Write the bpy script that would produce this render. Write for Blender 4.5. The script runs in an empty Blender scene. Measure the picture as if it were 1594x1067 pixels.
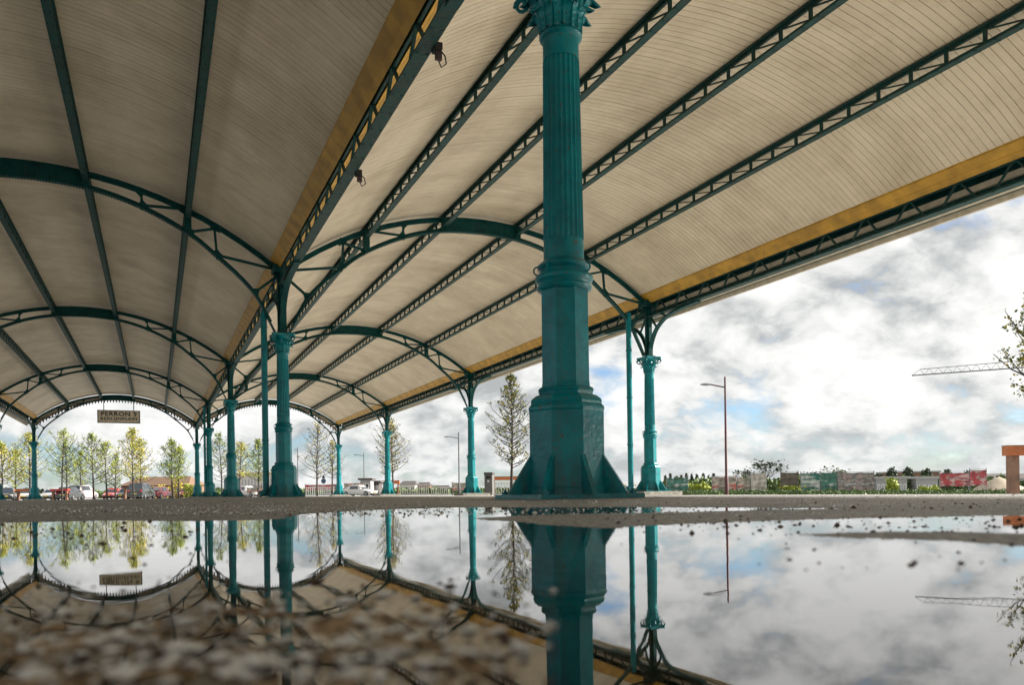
import bpy, bmesh, math, random
import numpy as np
from mathutils import Vector, Matrix, noise as mnoise
rad = math.radians
PI = math.pi
scene = bpy.context.scene
COL = scene.collection

# ------------------------------------------------------------------ camera
TH = 0.4141           # the camera looks this far to the right of the platform axis (world +Y)
ROLL = 0.0144
PITCH = 0.0019
FPX, CX, YH, CAMZ = 1263.3, 797.0, 765.6, 0.07
cam_d = bpy.data.cameras.new('camera')
cam = bpy.data.objects.new('camera', cam_d)
COL.objects.link(cam)
F = Vector((math.sin(TH), math.cos(TH), 0)); R_ = Vector((math.cos(TH), -math.sin(TH), 0)); U = Vector((0, 0, 1))
F2 = F * math.cos(PITCH) + U * math.sin(PITCH)
U2 = U * math.cos(PITCH) - F * math.sin(PITCH)
R3 = R_ * math.cos(ROLL) - U2 * math.sin(ROLL)
U3 = U2 * math.cos(ROLL) + R_ * math.sin(ROLL)
m = Matrix((R3, U3, -F2)).transposed().to_4x4()
m.translation = Vector((0, 0, CAMZ))
cam.matrix_world = m
cam_d.sensor_width = 36.0
cam_d.lens = 36.0 * FPX / 1594.0
cam_d.shift_y = (763.2 - 533.5) / 1594.0
cam_d.clip_start = 0.02
cam_d.clip_end = 6000
cam_d.dof.use_dof = True
cam_d.dof.focus_distance = 14.0
cam_d.dof.aperture_fstop = 6.0
scene.camera = cam

# ------------------------------------------------------------------ world, sun, exposure
SUN_AZ = Vector((math.cos(rad(-10)), math.sin(rad(-10)), 0))    # horizontal direction towards the sun
SUN_EL = rad(27)
world = bpy.data.worlds.new("World"); scene.world = world; world.use_nodes = True
nt = world.node_tree; nt.nodes.clear()
def N(t, **k):
    n = nt.nodes.new(t)
    for a, b in k.items(): setattr(n, a, b)
    return n
L = nt.links.new
out = N('ShaderNodeOutputWorld'); bg = N('ShaderNodeBackground'); bg.inputs['Strength'].default_value = 0.1
sky = N('ShaderNodeTexSky'); sky.sky_type = 'NISHITA'; sky.sun_disc = False
sky.sun_elevation = SUN_EL; sky.sun_rotation = math.atan2(SUN_AZ.x, SUN_AZ.y)
sky.air_density = 1.0; sky.dust_density = 0.6; sky.ozone_density = 1.5
tc = N('ShaderNodeTexCoord'); sep = N('ShaderNodeSeparateXYZ'); L(tc.outputs['Generated'], sep.inputs[0])
def M(op, a, b=None, c=None, clamp=False):
    n = N('ShaderNodeMath', operation=op); n.use_clamp = clamp
    for i, v in enumerate((a, b, c)):
        if v is None: continue
        if isinstance(v, (int, float)): n.inputs[i].default_value = v
        else: L(v, n.inputs[i])
    return n.outputs[0]
zc = M('ADD', M('ABSOLUTE', sep.outputs[2]), 0.50)
comb = N('ShaderNodeCombineXYZ')
L(M('DIVIDE', sep.outputs[0], zc), comb.inputs[0]); L(M('DIVIDE', sep.outputs[1], zc), comb.inputs[1])
def noise_n(scale, detail, rough, dist, off, src=None):
    mp = N('ShaderNodeMapping'); mp.inputs['Location'].default_value = off
    L(src or comb.outputs[0], mp.inputs[0])
    n = N('ShaderNodeTexNoise'); n.inputs['Scale'].default_value = scale; n.inputs['Detail'].default_value = detail
    n.inputs['Roughness'].default_value = rough; n.inputs['Distortion'].default_value = dist
    L(mp.outputs[0], n.inputs['Vector']); return n.outputs['Fac']
def ramp(src, stops):
    r = N('ShaderNodeValToRGB'); L(src, r.inputs[0])
    while len(r.color_ramp.elements) < len(stops): r.color_ramp.elements.new(0.5)
    for e, (p, c) in zip(r.color_ramp.elements, stops):
        e.position = p; e.color = (c[0], c[1], c[2], 1)
    return r.outputs[0]
big = noise_n(1.7, 11, 0.57, 0.2, (3.1, 7.7, 0))
shade = noise_n(4.2, 12, 0.58, 0.25, (11.3, 2.2, 4))
fine = noise_n(13.0, 8, 0.55, 0.3, (1.3, 5.2, 9))
cover = ramp(M('ADD', M('MULTIPLY', big, 0.62), M('ADD', M('MULTIPLY', shade, 0.26), M('MULTIPLY', fine, 0.12))), [(0.40, (0, 0, 0)), (0.46, (1, 1, 1))])
tone = M('ADD', M('MULTIPLY', shade, 0.62), M('MULTIPLY', fine, 0.38))
ccol = ramp(tone, [(0.40, (1.75, 1.83, 1.85)), (0.455, (2.5, 2.56, 2.55)), (0.50, (3.25, 3.28, 3.22)), (0.57, (3.95, 3.92, 3.84))])
hz = M('POWER', M('SUBTRACT', 1.0, M('ABSOLUTE', sep.outputs[2])), 14.0)
mixh = N('ShaderNodeMixRGB'); mixh.inputs[2].default_value = (3.0, 3.15, 3.2, 1); L(M('MULTIPLY', hz, 0.35), mixh.inputs[0]); L(ccol, mixh.inputs[1])
skyb = N('ShaderNodeMixRGB', blend_type='MULTIPLY'); skyb.inputs[0].default_value = 1; L(sky.outputs[0], skyb.inputs[1]); skyb.inputs[2].default_value = (0.40, 0.49, 0.62, 1)
mixc = N('ShaderNodeMixRGB'); L(cover, mixc.inputs[0]); L(skyb.outputs[0], mixc.inputs[1]); L(mixh.outputs[0], mixc.inputs[2])
L(mixc.outputs[0], bg.inputs[0]); L(bg.outputs[0], out.inputs[0])

sd = bpy.data.lights.new('sun', 'SUN'); sd.energy = 5.0; sd.angle = rad(3.0); sd.color = (1.0, 0.93, 0.82)
sun = bpy.data.objects.new('sun', sd); COL.objects.link(sun)
tosun = SUN_AZ * math.cos(SUN_EL) + U * math.sin(SUN_EL)
sun.rotation_euler = (-tosun).to_track_quat('-Z', 'Y').to_euler()
scene.view_settings.view_transform = 'Standard'; scene.view_settings.look = 'None'
scene.view_settings.gamma = 1; scene.view_settings.exposure = 1.42
scene.view_settings.use_curve_mapping = False

# ------------------------------------------------------------------ helpers
def yh(x): return YH - (x - CX) * ROLL
def P(x, z, y=None):
    """world point seen at photo column x, at depth z in front of the camera (and height if y given)"""
    u = (x - CX) / FPX * z
    p = F * z + R_ * u
    if y is not None: p.z = CAMZ + (yh(x) - y) * z / FPX
    return p
def gz(x, y):
    """height of the tilted forecourt beyond the puddle"""
    z = x * F.x + y * F.y; u = x * R_.x + y * R_.y
    zz = min(z, 120.0); uu = u if z <= 120 else u * 120.0 / z
    a = 3.0 * zz + max(0.0, uu * FPX - (500 - CX) * zz) * 0.0115
    return min(0.010, CAMZ - a / FPX) if z > 3 else 0.004

MATS = {}
def mat(name, col, rough=0.6, metal=0.0, var=0.15, scale=6.0, bump=0.0, bscale=40.0, spec=0.5, col2=None, coat=0.0, alpha=None):
    if name in MATS: return MATS[name]
    m = bpy.data.materials.new(name); m.use_nodes = True
    t = m.node_tree; b = t.nodes['Principled BSDF']
    b.inputs['Roughness'].default_value = rough; b.inputs['Metallic'].default_value = metal
    b.inputs['Specular IOR Level'].default_value = spec; b.inputs['Coat Weight'].default_value = coat
    tc = t.nodes.new('ShaderNodeTexCoord')
    n = t.nodes.new('ShaderNodeTexNoise'); n.inputs['Scale'].default_value = scale; n.inputs['Detail'].default_value = 6
    t.links.new(tc.outputs['Object'], n.inputs['Vector'])
    r = t.nodes.new('ShaderNodeValToRGB'); t.links.new(n.outputs['Fac'], r.inputs[0])
    c2 = col2 or tuple(max(0, c * (1 - var)) for c in col); c1 = tuple(min(1, c * (1 + var)) for c in col)
    r.color_ramp.elements[0].position = 0.35; r.color_ramp.elements[0].color = (*c2, 1)
    r.color_ramp.elements[1].position = 0.65; r.color_ramp.elements[1].color = (*c1, 1)
    t.links.new(r.outputs[0], b.inputs['Base Color'])
    if bump:
        n2 = t.nodes.new('ShaderNodeTexNoise'); n2.inputs['Scale'].default_value = bscale; n2.inputs['Detail'].default_value = 5
        t.links.new(tc.outputs['Object'], n2.inputs['Vector'])
        bp = t.nodes.new('ShaderNodeBump'); bp.inputs['Strength'].default_value = bump; bp.inputs['Distance'].default_value = 0.01
        t.links.new(n2.outputs['Fac'], bp.inputs['Height']); t.links.new(bp.outputs[0], b.inputs['Normal'])
    MATS[name] = m; return m

class MB:
    def __init__(s): s.v = []; s.f = []
    def add(s, vs, fs):
        o = len(s.v); s.v += [tuple(v) for v in vs]; s.f += [tuple(i + o for i in f) for f in fs]; return s
    def box(s, x0, x1, y0, y1, z0, z1, mtx=None):
        vs = [Vector((x, y, z)) for z in (z0, z1) for y in (y0, y1) for x in (x0, x1)]
        if mtx: vs = [mtx @ v for v in vs]
        return s.add(vs, [(0, 2, 3, 1), (4, 5, 7, 6), (0, 1, 5, 4), (2, 6, 7, 3), (0, 4, 6, 2), (1, 3, 7, 5)])
    def bar(s, a, b, w, d, up=(0, 0, 1)):
        """rectangular bar from a to b: w across, d along up"""
        a = Vector(a); b = Vector(b); t = (b - a).normalized(); upv = Vector(up)
        side = t.cross(upv)
        if side.length < 1e-4: side = t.cross(Vector((1, 0, 0)))
        side.normalize(); upv = side.cross(t).normalized()
        vs = []
        for p in (a, b):
            for (i, j) in ((-1, -1), (1, -1), (1, 1), (-1, 1)):
                vs.append(p + side * (i * w / 2) + upv * (j * d / 2))
        return s.add(vs, [(3, 2, 1, 0), (4, 5, 6, 7), (0, 1, 5, 4), (1, 2, 6, 5), (2, 3, 7, 6), (3, 0, 4, 7)])
    def sweep(s, pts, w, d, side=(0, 1, 0)):
        """rectangular section along a polyline; w along 'side', d in the plane of the curve"""
        sd = Vector(side); pts = [Vector(p) for p in pts]; n = len(pts); o = []
        for i, p in enumerate(pts):
            t = (pts[min(i + 1, n - 1)] - pts[max(i - 1, 0)]).normalized(); q = sd.cross(t).normalized()
            for (a, b) in ((-1, -1), (1, -1), (1, 1), (-1, 1)): o.append(p + sd * (a * w / 2) + q * (b * d / 2))
        fs = [(3, 2, 1, 0), tuple(range(4 * (n - 1), 4 * n))]
        for i in range(n - 1):
            for k in range(4):
                a = 4 * i + k; b = 4 * i + (k + 1) % 4; fs.append((a, b, b + 4, a + 4))
        return s.add(o, fs)
    def tube(s, pts, rr, n=8):
        pts = [Vector(p) for p in pts]; m_ = len(pts); o = []; ref = None
        for i, p in enumerate(pts):
            t = (pts[min(i + 1, m_ - 1)] - pts[max(i - 1, 0)]).normalized()
            if ref is None: ref = t.cross(Vector((0, 0, 1))) if abs(t.z) < 0.9 else t.cross(Vector((1, 0, 0)))
            a = (ref - t * ref.dot(t)).normalized(); ref = a; b = t.cross(a)
            r = rr[i] if isinstance(rr, (list, tuple)) else rr
            for k in range(n):
                g = 2 * PI * k / n; o.append(p + a * (r * math.cos(g)) + b * (r * math.sin(g)))
        fs = [tuple(range(n))[::-1], tuple(range(n * (m_ - 1), n * m_))]
        for i in range(m_ - 1):
            for k in range(n):
                a = n * i + k; b = n * i + (k + 1) % n; fs.append((a, b, b + n, a + n))
        return s.add(o, fs)
    def lathe(s, prof, n=32, rot=0.0, cx=0, cy=0, fl=None):
        o = []
        for (r, z) in prof:
            for k in range(n):
                g = rot + 2 * PI * k / n; q = r * (fl(k) if fl else 1.0)
                o.append((cx + q * math.cos(g), cy + q * math.sin(g), z))
        m_ = len(prof); fs = [tuple(range(n))[::-1], tuple(range(n * (m_ - 1), n * m_))]
        for i in range(m_ - 1):
            for k in range(n):
                a = n * i + k; b = n * i + (k + 1) % n; fs.append((a, b, b + n, a + n))
        return s.add(o, fs)
    def prism(s, poly, y0, y1):
        """poly in XZ, extruded along Y"""
        n = len(poly); vs = [(x, y0, z) for x, z in poly] + [(x, y1, z) for x, z in poly]
        return s.add(vs, [tuple(range(n)), tuple(range(n, 2 * n))[::-1]] + [(i, i + n, (i + 1) % n + n, (i + 1) % n) for i in range(n)])
    def mesh(s, name, m, smooth=False):
        me = bpy.data.meshes.new(name); me.from_pydata(s.v, [], s.f)
        bm = bmesh.new(); bm.from_mesh(me); bmesh.ops.recalc_face_normals(bm, faces=bm.faces); bm.to_mesh(me); bm.free()
        if smooth:
            me.polygons.foreach_set('use_smooth', [True] * len(me.polygons))
            if smooth is not True: me.set_sharp_from_angle(angle=rad(smooth))
        if m: me.materials.append(m)
        return me
    def build(s, name, m, parent=None, smooth=False):
        return put(name, s.mesh(name, m, smooth), parent)
def put(name, me, parent=None, loc=None, rot=None):
    o = bpy.data.objects.new(name, me); COL.objects.link(o)
    if parent: o.parent = parent
    if loc is not None: o.location = loc
    if rot is not None: o.rotation_euler = rot
    return o
def tag(o, label=None, cat=None, group=None, kind=None):
    if label: o['label'] = label
    if cat: o['category'] = cat
    if group: o['group'] = group
    if kind: o['kind'] = kind
    return o
def thing(name, label, cat, loc=(0, 0, 0), rz=0, group=None):
    o = bpy.data.objects.new(name, None); COL.objects.link(o); o.location = loc; o.rotation_euler = (0, 0, rz)
    o.empty_display_size = 0.2
    return tag(o, label, cat, group)
KIDS = {}
def copy_tree(o, loc, rz, label):
    r = o.copy(); COL.objects.link(r); r.location = loc; r.rotation_euler = (0, 0, rz); r['label'] = label
    for ch in [c for c in bpy.data.objects if c.parent == o]:
        c = ch.copy(); COL.objects.link(c); c.parent = r
        for g in [q for q in bpy.data.objects if q.parent == ch]:
            d = g.copy(); COL.objects.link(d); d.parent = c
    return r

# ------------------------------------------------------------------ materials
def paint(name, col, dark, rough=0.3, spec=0.3):
    m = bpy.data.materials.new(name); m.use_nodes = True; t = m.node_tree; b = t.nodes['Principled BSDF']
    tc = t.nodes.new('ShaderNodeTexCoord')
    n = t.nodes.new('ShaderNodeTexNoise'); n.inputs['Scale'].default_value = 5; n.inputs['Detail'].default_value = 8; n.inputs['Roughness'].default_value = 0.65
    t.links.new(tc.outputs['Object'], n.inputs['Vector'])
    r = t.nodes.new('ShaderNodeValToRGB'); t.links.new(n.outputs['Fac'], r.inputs[0])
    r.color_ramp.elements[0].position = 0.32; r.color_ramp.elements[0].color = (*dark, 1)
    r.color_ramp.elements[1].position = 0.6; r.color_ramp.elements[1].color = (*col, 1)
    n3 = t.nodes.new('ShaderNodeTexNoise'); n3.inputs['Scale'].default_value = 38; n3.inputs['Detail'].default_value = 4
    t.links.new(tc.outputs['Object'], n3.inputs['Vector'])
    r3 = t.nodes.new('ShaderNodeValToRGB'); t.links.new(n3.outputs['Fac'], r3.inputs[0])
    r3.color_ramp.elements[0].position = 0.645; r3.color_ramp.elements[0].color = (0, 0, 0, 1)
    r3.color_ramp.elements[1].position = 0.69; r3.color_ramp.elements[1].color = (1, 1, 1, 1)
    mx = t.nodes.new('ShaderNodeMixRGB'); mx.inputs[2].default_value = (0.11, 0.085, 0.06, 1)
    t.links.new(r3.outputs[0], mx.inputs[0]); t.links.new(r.outputs[0], mx.inputs[1])
    # grime: vertical runs and splash dirt towards the foot
    mpd = t.nodes.new('ShaderNodeMapping'); mpd.inputs['Scale'].default_value = (14, 14, 0.9); t.links.new(tc.outputs['Object'], mpd.inputs[0])
    nd = t.nodes.new('ShaderNodeTexNoise'); nd.inputs['Scale'].default_value = 1; nd.inputs['Detail'].default_value = 7; t.links.new(mpd.outputs[0], nd.inputs['Vector'])
    sp = t.nodes.new('ShaderNodeSeparateXYZ'); t.links.new(tc.outputs['Object'], sp.inputs[0])
    mz = t.nodes.new('ShaderNodeMapRange'); mz.inputs['From Min'].default_value = 0.0; mz.inputs['From Max'].default_value = 0.35; mz.inputs['To Min'].default_value = 0.22; mz.inputs['To Max'].default_value = 0.0; t.links.new(sp.outputs[2], mz.inputs['Value'])
    ad = t.nodes.new('ShaderNodeMath'); ad.operation = 'ADD'; t.links.new(nd.outputs['Fac'], ad.inputs[0]); t.links.new(mz.outputs[0], ad.inputs[1])
    rd = t.nodes.new('ShaderNodeValToRGB'); t.links.new(ad.outputs[0], rd.inputs[0])
    rd.color_ramp.elements[0].position = 0.52; rd.color_ramp.elements[0].color = (0, 0, 0, 1); rd.color_ramp.elements[1].position = 0.85; rd.color_ramp.elements[1].color = (0.5, 0.5, 0.5, 1)
    mg = t.nodes.new('ShaderNodeMixRGB'); mg.inputs[2].default_value = (0.06, 0.07, 0.055, 1); t.links.new(rd.outputs[0], mg.inputs[0]); t.links.new(mx.outputs[0], mg.inputs[1])
    t.links.new(mg.outputs[0], b.inputs['Base Color'])
    b.inputs['Roughness'].default_value = rough; b.inputs['Specular IOR Level'].default_value = spec
    n2 = t.nodes.new('ShaderNodeTexNoise'); n2.inputs['Scale'].default_value = 26; n2.inputs['Detail'].default_value = 5
    t.links.new(tc.outputs['Object'], n2.inputs['Vector'])
    bp = t.nodes.new('ShaderNodeBump'); bp.inputs['Strength'].default_value = 0.6; bp.inputs['Distance'].default_value = 0.008
    t.links.new(n2.outputs['Fac'], bp.inputs['Height']); t.links.new(bp.outputs[0], b.inputs['Normal'])
    return m
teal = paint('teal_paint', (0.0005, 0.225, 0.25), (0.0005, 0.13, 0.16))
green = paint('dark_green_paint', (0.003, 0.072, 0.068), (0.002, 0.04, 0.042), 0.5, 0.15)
ochre = mat('ochre_paint', (0.52, 0.285, 0.026), 0.5, var=0.25, scale=3)
concrete = mat('concrete', (0.34, 0.32, 0.28), 0.8, var=0.25, scale=9, bump=0.5)
cream = mat('cream_paint', (0.62, 0.55, 0.42), 0.55, var=0.12)
steel = mat('grey_steel', (0.22, 0.23, 0.24), 0.4, metal=0.6)
rubber = mat('black_rubber', (0.015, 0.015, 0.016), 0.7)
glass = mat('dark_window_glass', (0.03, 0.04, 0.05), 0.06, spec=0.9, var=0.05)
bark = mat('bark', (0.045, 0.035, 0.03), 0.9, var=0.3, scale=12)
rust = mat('rust_red_paint', (0.075, 0.016, 0.018), 0.55, var=0.2)
orange = mat('orange_beam_paint', (0.42, 0.12, 0.03), 0.55, var=0.22, scale=2)
brownpost = mat('brown_post', (0.22, 0.12, 0.075), 0.7, var=0.35, scale=2)
redp = mat('red_paint', (0.5, 0.045, 0.035), 0.5)
white = mat('white_paint', (0.72, 0.72, 0.7), 0.5, var=0.06)

def roof_mat():
    m = bpy.data.materials.new('beige_boards'); m.use_nodes = True; t = m.node_tree; b = t.nodes['Principled BSDF']
    geo = t.nodes.new('ShaderNodeNewGeometry'); oi = t.nodes.new('ShaderNodeObjectInfo')
    mp = t.nodes.new('ShaderNodeMapping'); mp.inputs['Scale'].default_value = (0.7, 0.7, 0.7); t.links.new(geo.outputs['Position'], mp.inputs[0])
    n = t.nodes.new('ShaderNodeTexNoise'); n.inputs['Scale'].default_value = 1.1; n.inputs['Detail'].default_value = 9; n.inputs['Roughness'].default_value = 0.66
    t.links.new(mp.outputs[0], n.inputs['Vector'])
    r = t.nodes.new('ShaderNodeValToRGB'); t.links.new(n.outputs['Fac'], r.inputs[0])
    e = r.color_ramp.elements
    e[0].position = 0.28; e[0].color = (0.55, 0.455, 0.315, 1); e[1].position = 0.6; e[1].color = (0.78, 0.675, 0.50, 1)
    n2 = t.nodes.new('ShaderNodeTexNoise'); n2.inputs['Scale'].default_value = 9; n2.inputs['Detail'].default_value = 6
    mp2 = t.nodes.new('ShaderNodeMapping'); mp2.inputs['Scale'].default_value = (0.3, 3.0, 0.3); t.links.new(geo.outputs['Position'], mp2.inputs[0])
    t.links.new(mp2.outputs[0], n2.inputs['Vector'])
    r2 = t.nodes.new('ShaderNodeValToRGB'); t.links.new(n2.outputs['Fac'], r2.inputs[0])
    r2.color_ramp.elements[0].position = 0.3; r2.color_ramp.elements[0].color = (0.95, 0.94, 0.92, 1)
    r2.color_ramp.elements[1].position = 0.6; r2.color_ramp.elements[1].color = (1, 1, 1, 1)
    mu = t.nodes.new('ShaderNodeMixRGB'); mu.blend_type = 'MULTIPLY'; mu.inputs[0].default_value = 1
    t.links.new(r.outputs[0], mu.inputs[1]); t.links.new(r2.outputs[0], mu.inputs[2])
    hs = t.nodes.new('ShaderNodeHueSaturation')
    mr = t.nodes.new('ShaderNodeMapRange'); mr.inputs['To Min'].default_value = 0.96; mr.inputs['To Max'].default_value = 1.03
    t.links.new(oi.outputs['Random'], mr.inputs['Value']); t.links.new(mr.outputs[0], hs.inputs['Value'])
    t.links.new(mu.outputs[0], hs.inputs['Color']); t.links.new(hs.outputs[0], b.inputs['Base Color'])
    b.inputs['Roughness'].default_value = 0.55
    return m
boards = roof_mat()

# asphalt
def asphalt_mat():
    m = bpy.data.materials.new('asphalt'); m.use_nodes = True; t = m.node_tree; b = t.nodes['Principled BSDF']
    geo = t.nodes.new('ShaderNodeNewGeometry')
    def nz(s, d, rgh=0.6):
        n = t.nodes.new('ShaderNodeTexNoise'); n.inputs['Scale'].default_value = s; n.inputs['Detail'].default_value = d; n.inputs['Roughness'].default_value = rgh
        t.links.new(geo.outputs['Position'], n.inputs['Vector']); return n.outputs['Fac']
    def rp(src, st):
        r = t.nodes.new('ShaderNodeValToRGB'); t.links.new(src, r.inputs[0])
        for e, (p, c) in zip(r.color_ramp.elements, st): e.position = p; e.color = (*c, 1)
        return r.outputs[0]
    base = rp(nz(0.7, 8), [(0.35, (0.23, 0.23, 0.228)), (0.65, (0.39, 0.388, 0.38))])
    vo = t.nodes.new('ShaderNodeTexVoronoi'); vo.inputs['Scale'].default_value = 130; t.links.new(geo.outputs['Position'], vo.inputs['Vector'])
    g = rp(vo.outputs['Color'], [(0.15, (0.45, 0.45, 0.45)), (0.95, (1.8, 1.8, 1.8))])
    mu = t.nodes.new('ShaderNodeMixRGB'); mu.blend_type = 'MULTIPLY'; mu.inputs[0].default_value = 1
    t.links.new(base, mu.inputs[1]); t.links.new(g, mu.inputs[2])
    # brown silt settled in the hollows, below the water level
    sz = t.nodes.new('ShaderNodeSeparateXYZ'); t.links.new(geo.outputs['Position'], sz.inputs[0])
    mr = t.nodes.new('ShaderNodeMapRange'); mr.inputs['From Min'].default_value = 0.0003; mr.inputs['From Max'].default_value = -0.0012; t.links.new(sz.outputs[2], mr.inputs['Value'])
    ln = t.nodes.new('ShaderNodeVectorMath'); ln.operation = 'LENGTH'; t.links.new(geo.outputs['Position'], ln.inputs[0])
    nr = t.nodes.new('ShaderNodeMapRange'); nr.inputs['From Min'].default_value = 9; nr.inputs['From Max'].default_value = 7; t.links.new(ln.outputs['Value'], nr.inputs['Value'])
    mm = t.nodes.new('ShaderNodeMath'); mm.operation = 'MULTIPLY'; t.links.new(mr.outputs[0], mm.inputs[0]); t.links.new(nr.outputs[0], mm.inputs[1])
    n2r = t.nodes.new('ShaderNodeMapRange'); n2r.inputs['From Min'].default_value = 1.1; n2r.inputs['From Max'].default_value = 0.85; t.links.new(ln.outputs['Value'], n2r.inputs['Value'])
    mxm = t.nodes.new('ShaderNodeMath'); mxm.operation = 'MAXIMUM'; t.links.new(mm.outputs[0], mxm.inputs[0]); t.links.new(n2r.outputs[0], mxm.inputs[1]); mm = mxm
    silt = rp(nz(28, 7, 0.7), [(0.38, (0.15, 0.085, 0.038)), (0.62, (0.56, 0.40, 0.23))])
    sx = t.nodes.new('ShaderNodeMixRGB'); t.links.new(mm.outputs[0], sx.inputs[0]); t.links.new(mu.outputs[0], sx.inputs[1]); t.links.new(silt, sx.inputs[2])
    t.links.new(sx.outputs[0], b.inputs['Base Color'])
    b.inputs['Roughness'].default_value = 0.5; b.inputs['Specular IOR Level'].default_value = 0.7
    bp = t.nodes.new('ShaderNodeBump'); bp.inputs['Strength'].default_value = 0.6; bp.inputs['Distance'].default_value = 0.003
    vd = t.nodes.new('ShaderNodeMath'); vd.operation = 'MULTIPLY'; vd.inputs[1].default_value = -1
    t.links.new(vo.outputs['Distance'], vd.inputs[0]); t.links.new(vd.outputs[0], bp.inputs['Height'])
    t.links.new(bp.outputs[0], b.inputs['Normal'])
    return m
asphalt = asphalt_mat()
def water_mat():
    m = bpy.data.materials.new('puddle_water'); m.use_nodes = True; t = m.node_tree
    t.nodes.remove(t.nodes['Principled BSDF']); o = t.nodes['Material Output']
    gl = t.nodes.new('ShaderNodeBsdfGlossy'); gl.inputs['Roughness'].default_value = 0.0; gl.inputs['Color'].default_value = (1, 1, 1, 1)
    tr = t.nodes.new('ShaderNodeBsdfTransparent'); tr.inputs[0].default_value = (0.95, 0.9, 0.8, 1)
    fr = t.nodes.new('ShaderNodeFresnel'); fr.inputs['IOR'].default_value = 2.1
    mx = t.nodes.new('ShaderNodeMixShader')
    geo = t.nodes.new('ShaderNodeNewGeometry')
    n = t.nodes.new('ShaderNodeTexNoise'); n.inputs['Scale'].default_value = 9; n.inputs['Detail'].default_value = 3
    t.links.new(geo.outputs['Position'], n.inputs['Vector'])
    bp = t.nodes.new('ShaderNodeBump'); bp.inputs['Strength'].default_value = 0.06; bp.inputs['Distance'].default_value = 0.003
    t.links.new(n.outputs['Fac'], bp.inputs['Height'])
    for q in (gl, fr): t.links.new(bp.outputs[0], q.inputs['Normal'])
    t.links.new(fr.outputs[0], mx.inputs[0]); t.links.new(tr.outputs[0], mx.inputs[1]); t.links.new(gl.outputs[0], mx.inputs[2])
    t.links.new(mx.outputs[0], o.inputs[0]); return m
water = water_mat()

# ------------------------------------------------------------------ ground with puddle basins
def W2(x, y):
    d = CAMZ * FPX / (y - yh(x)); p = P(x, d); return (p.x, p.y)
main_far = [(-120, 817), (0, 814), (130, 811), (300, 811.5), (430, 809), (452, 803), (520, 797.5), (600, 793), (700, 790), (760, 789.5),
            (860, 790), (960, 789.5), (1060, 790), (1180, 790.5), (1300, 791.5), (1310, 793), (1200, 795), (1040, 799), (940, 801), (850, 802.5),
            (795, 804), (745, 807.5), (748, 809.5), (800, 812), (840, 816), (890, 820), (941, 824), (985, 821), (1040, 817), (1224, 810), (1350, 807), (1594, 802), (1800, 798)]
poly_main = [W2(*p) for p in main_far]
Rr = lambda a, d: (F * (d * math.cos(a)) + R_ * (d * math.sin(a)))
poly_main += [tuple(Rr(a, d))[:2] for a, d in ((0.75, 1.2), (1.3, 1.1), (2.2, 0.9), (3.1, 0.8), (-2.2, 0.9), (-1.3, 1.1), (-0.9, 1.6))]
poly_isle = [W2(*p) for p in [(1223, 833), (1300, 830.5), (1400, 829), (1500, 830), (1640, 833), (1640, 853), (1500, 845), (1380, 839), (1290, 836)]]
poly_strip = [W2(*p) for p in [(96, 790.5), (110, 788.6), (170, 788.2), (240, 787.8), (244, 789.2), (180, 790.2)]]
poly_right = [W2(*p) for p in [(1090, 786.0), (1300, 786.5), (1400, 788), (1300, 788.2), (1150, 787.6)]]
def sdf(px, py, poly):
    n = len(poly); best = np.full(px.shape, 1e9); ins = np.zeros(px.shape, bool)
    for i in range(n):
        ax, ay = poly[i]; bx, by = poly[(i + 1) % n]
        dx, dy = bx - ax, by - ay; L2 = dx * dx + dy * dy + 1e-12
        tt = np.clip(((px - ax) * dx + (py - ay) * dy) / L2, 0, 1)
        best = np.minimum(best, (px - ax - tt * dx) ** 2 + (py - ay - tt * dy) ** 2)
        c = ((ay > py) != (by > py)) & (px < dx * (py - ay) / (dy if abs(dy) > 1e-12 else 1e-12) + ax)
        ins ^= c
    d = np.sqrt(best); return np.where(ins, -d, d)
def vnoise(x, y, s, seed):
    """smooth value noise, numpy"""
    rs = np.random.RandomState(seed); T = rs.rand(256, 256)
    xs = x * s; ys = y * s; xi = np.floor(xs).astype(int); yi = np.floor(ys).astype(int); fx = xs - xi; fy = ys - yi
    fx = fx * fx * (3 - 2 * fx); fy = fy * fy * (3 - 2 * fy)
    g = lambda a, b: T[a % 256, b % 256]
    return (g(xi, yi) * (1 - fx) + g(xi + 1, yi) * fx) * (1 - fy) + (g(xi, yi + 1) * (1 - fx) + g(xi + 1, yi + 1) * fx) * fy
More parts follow.
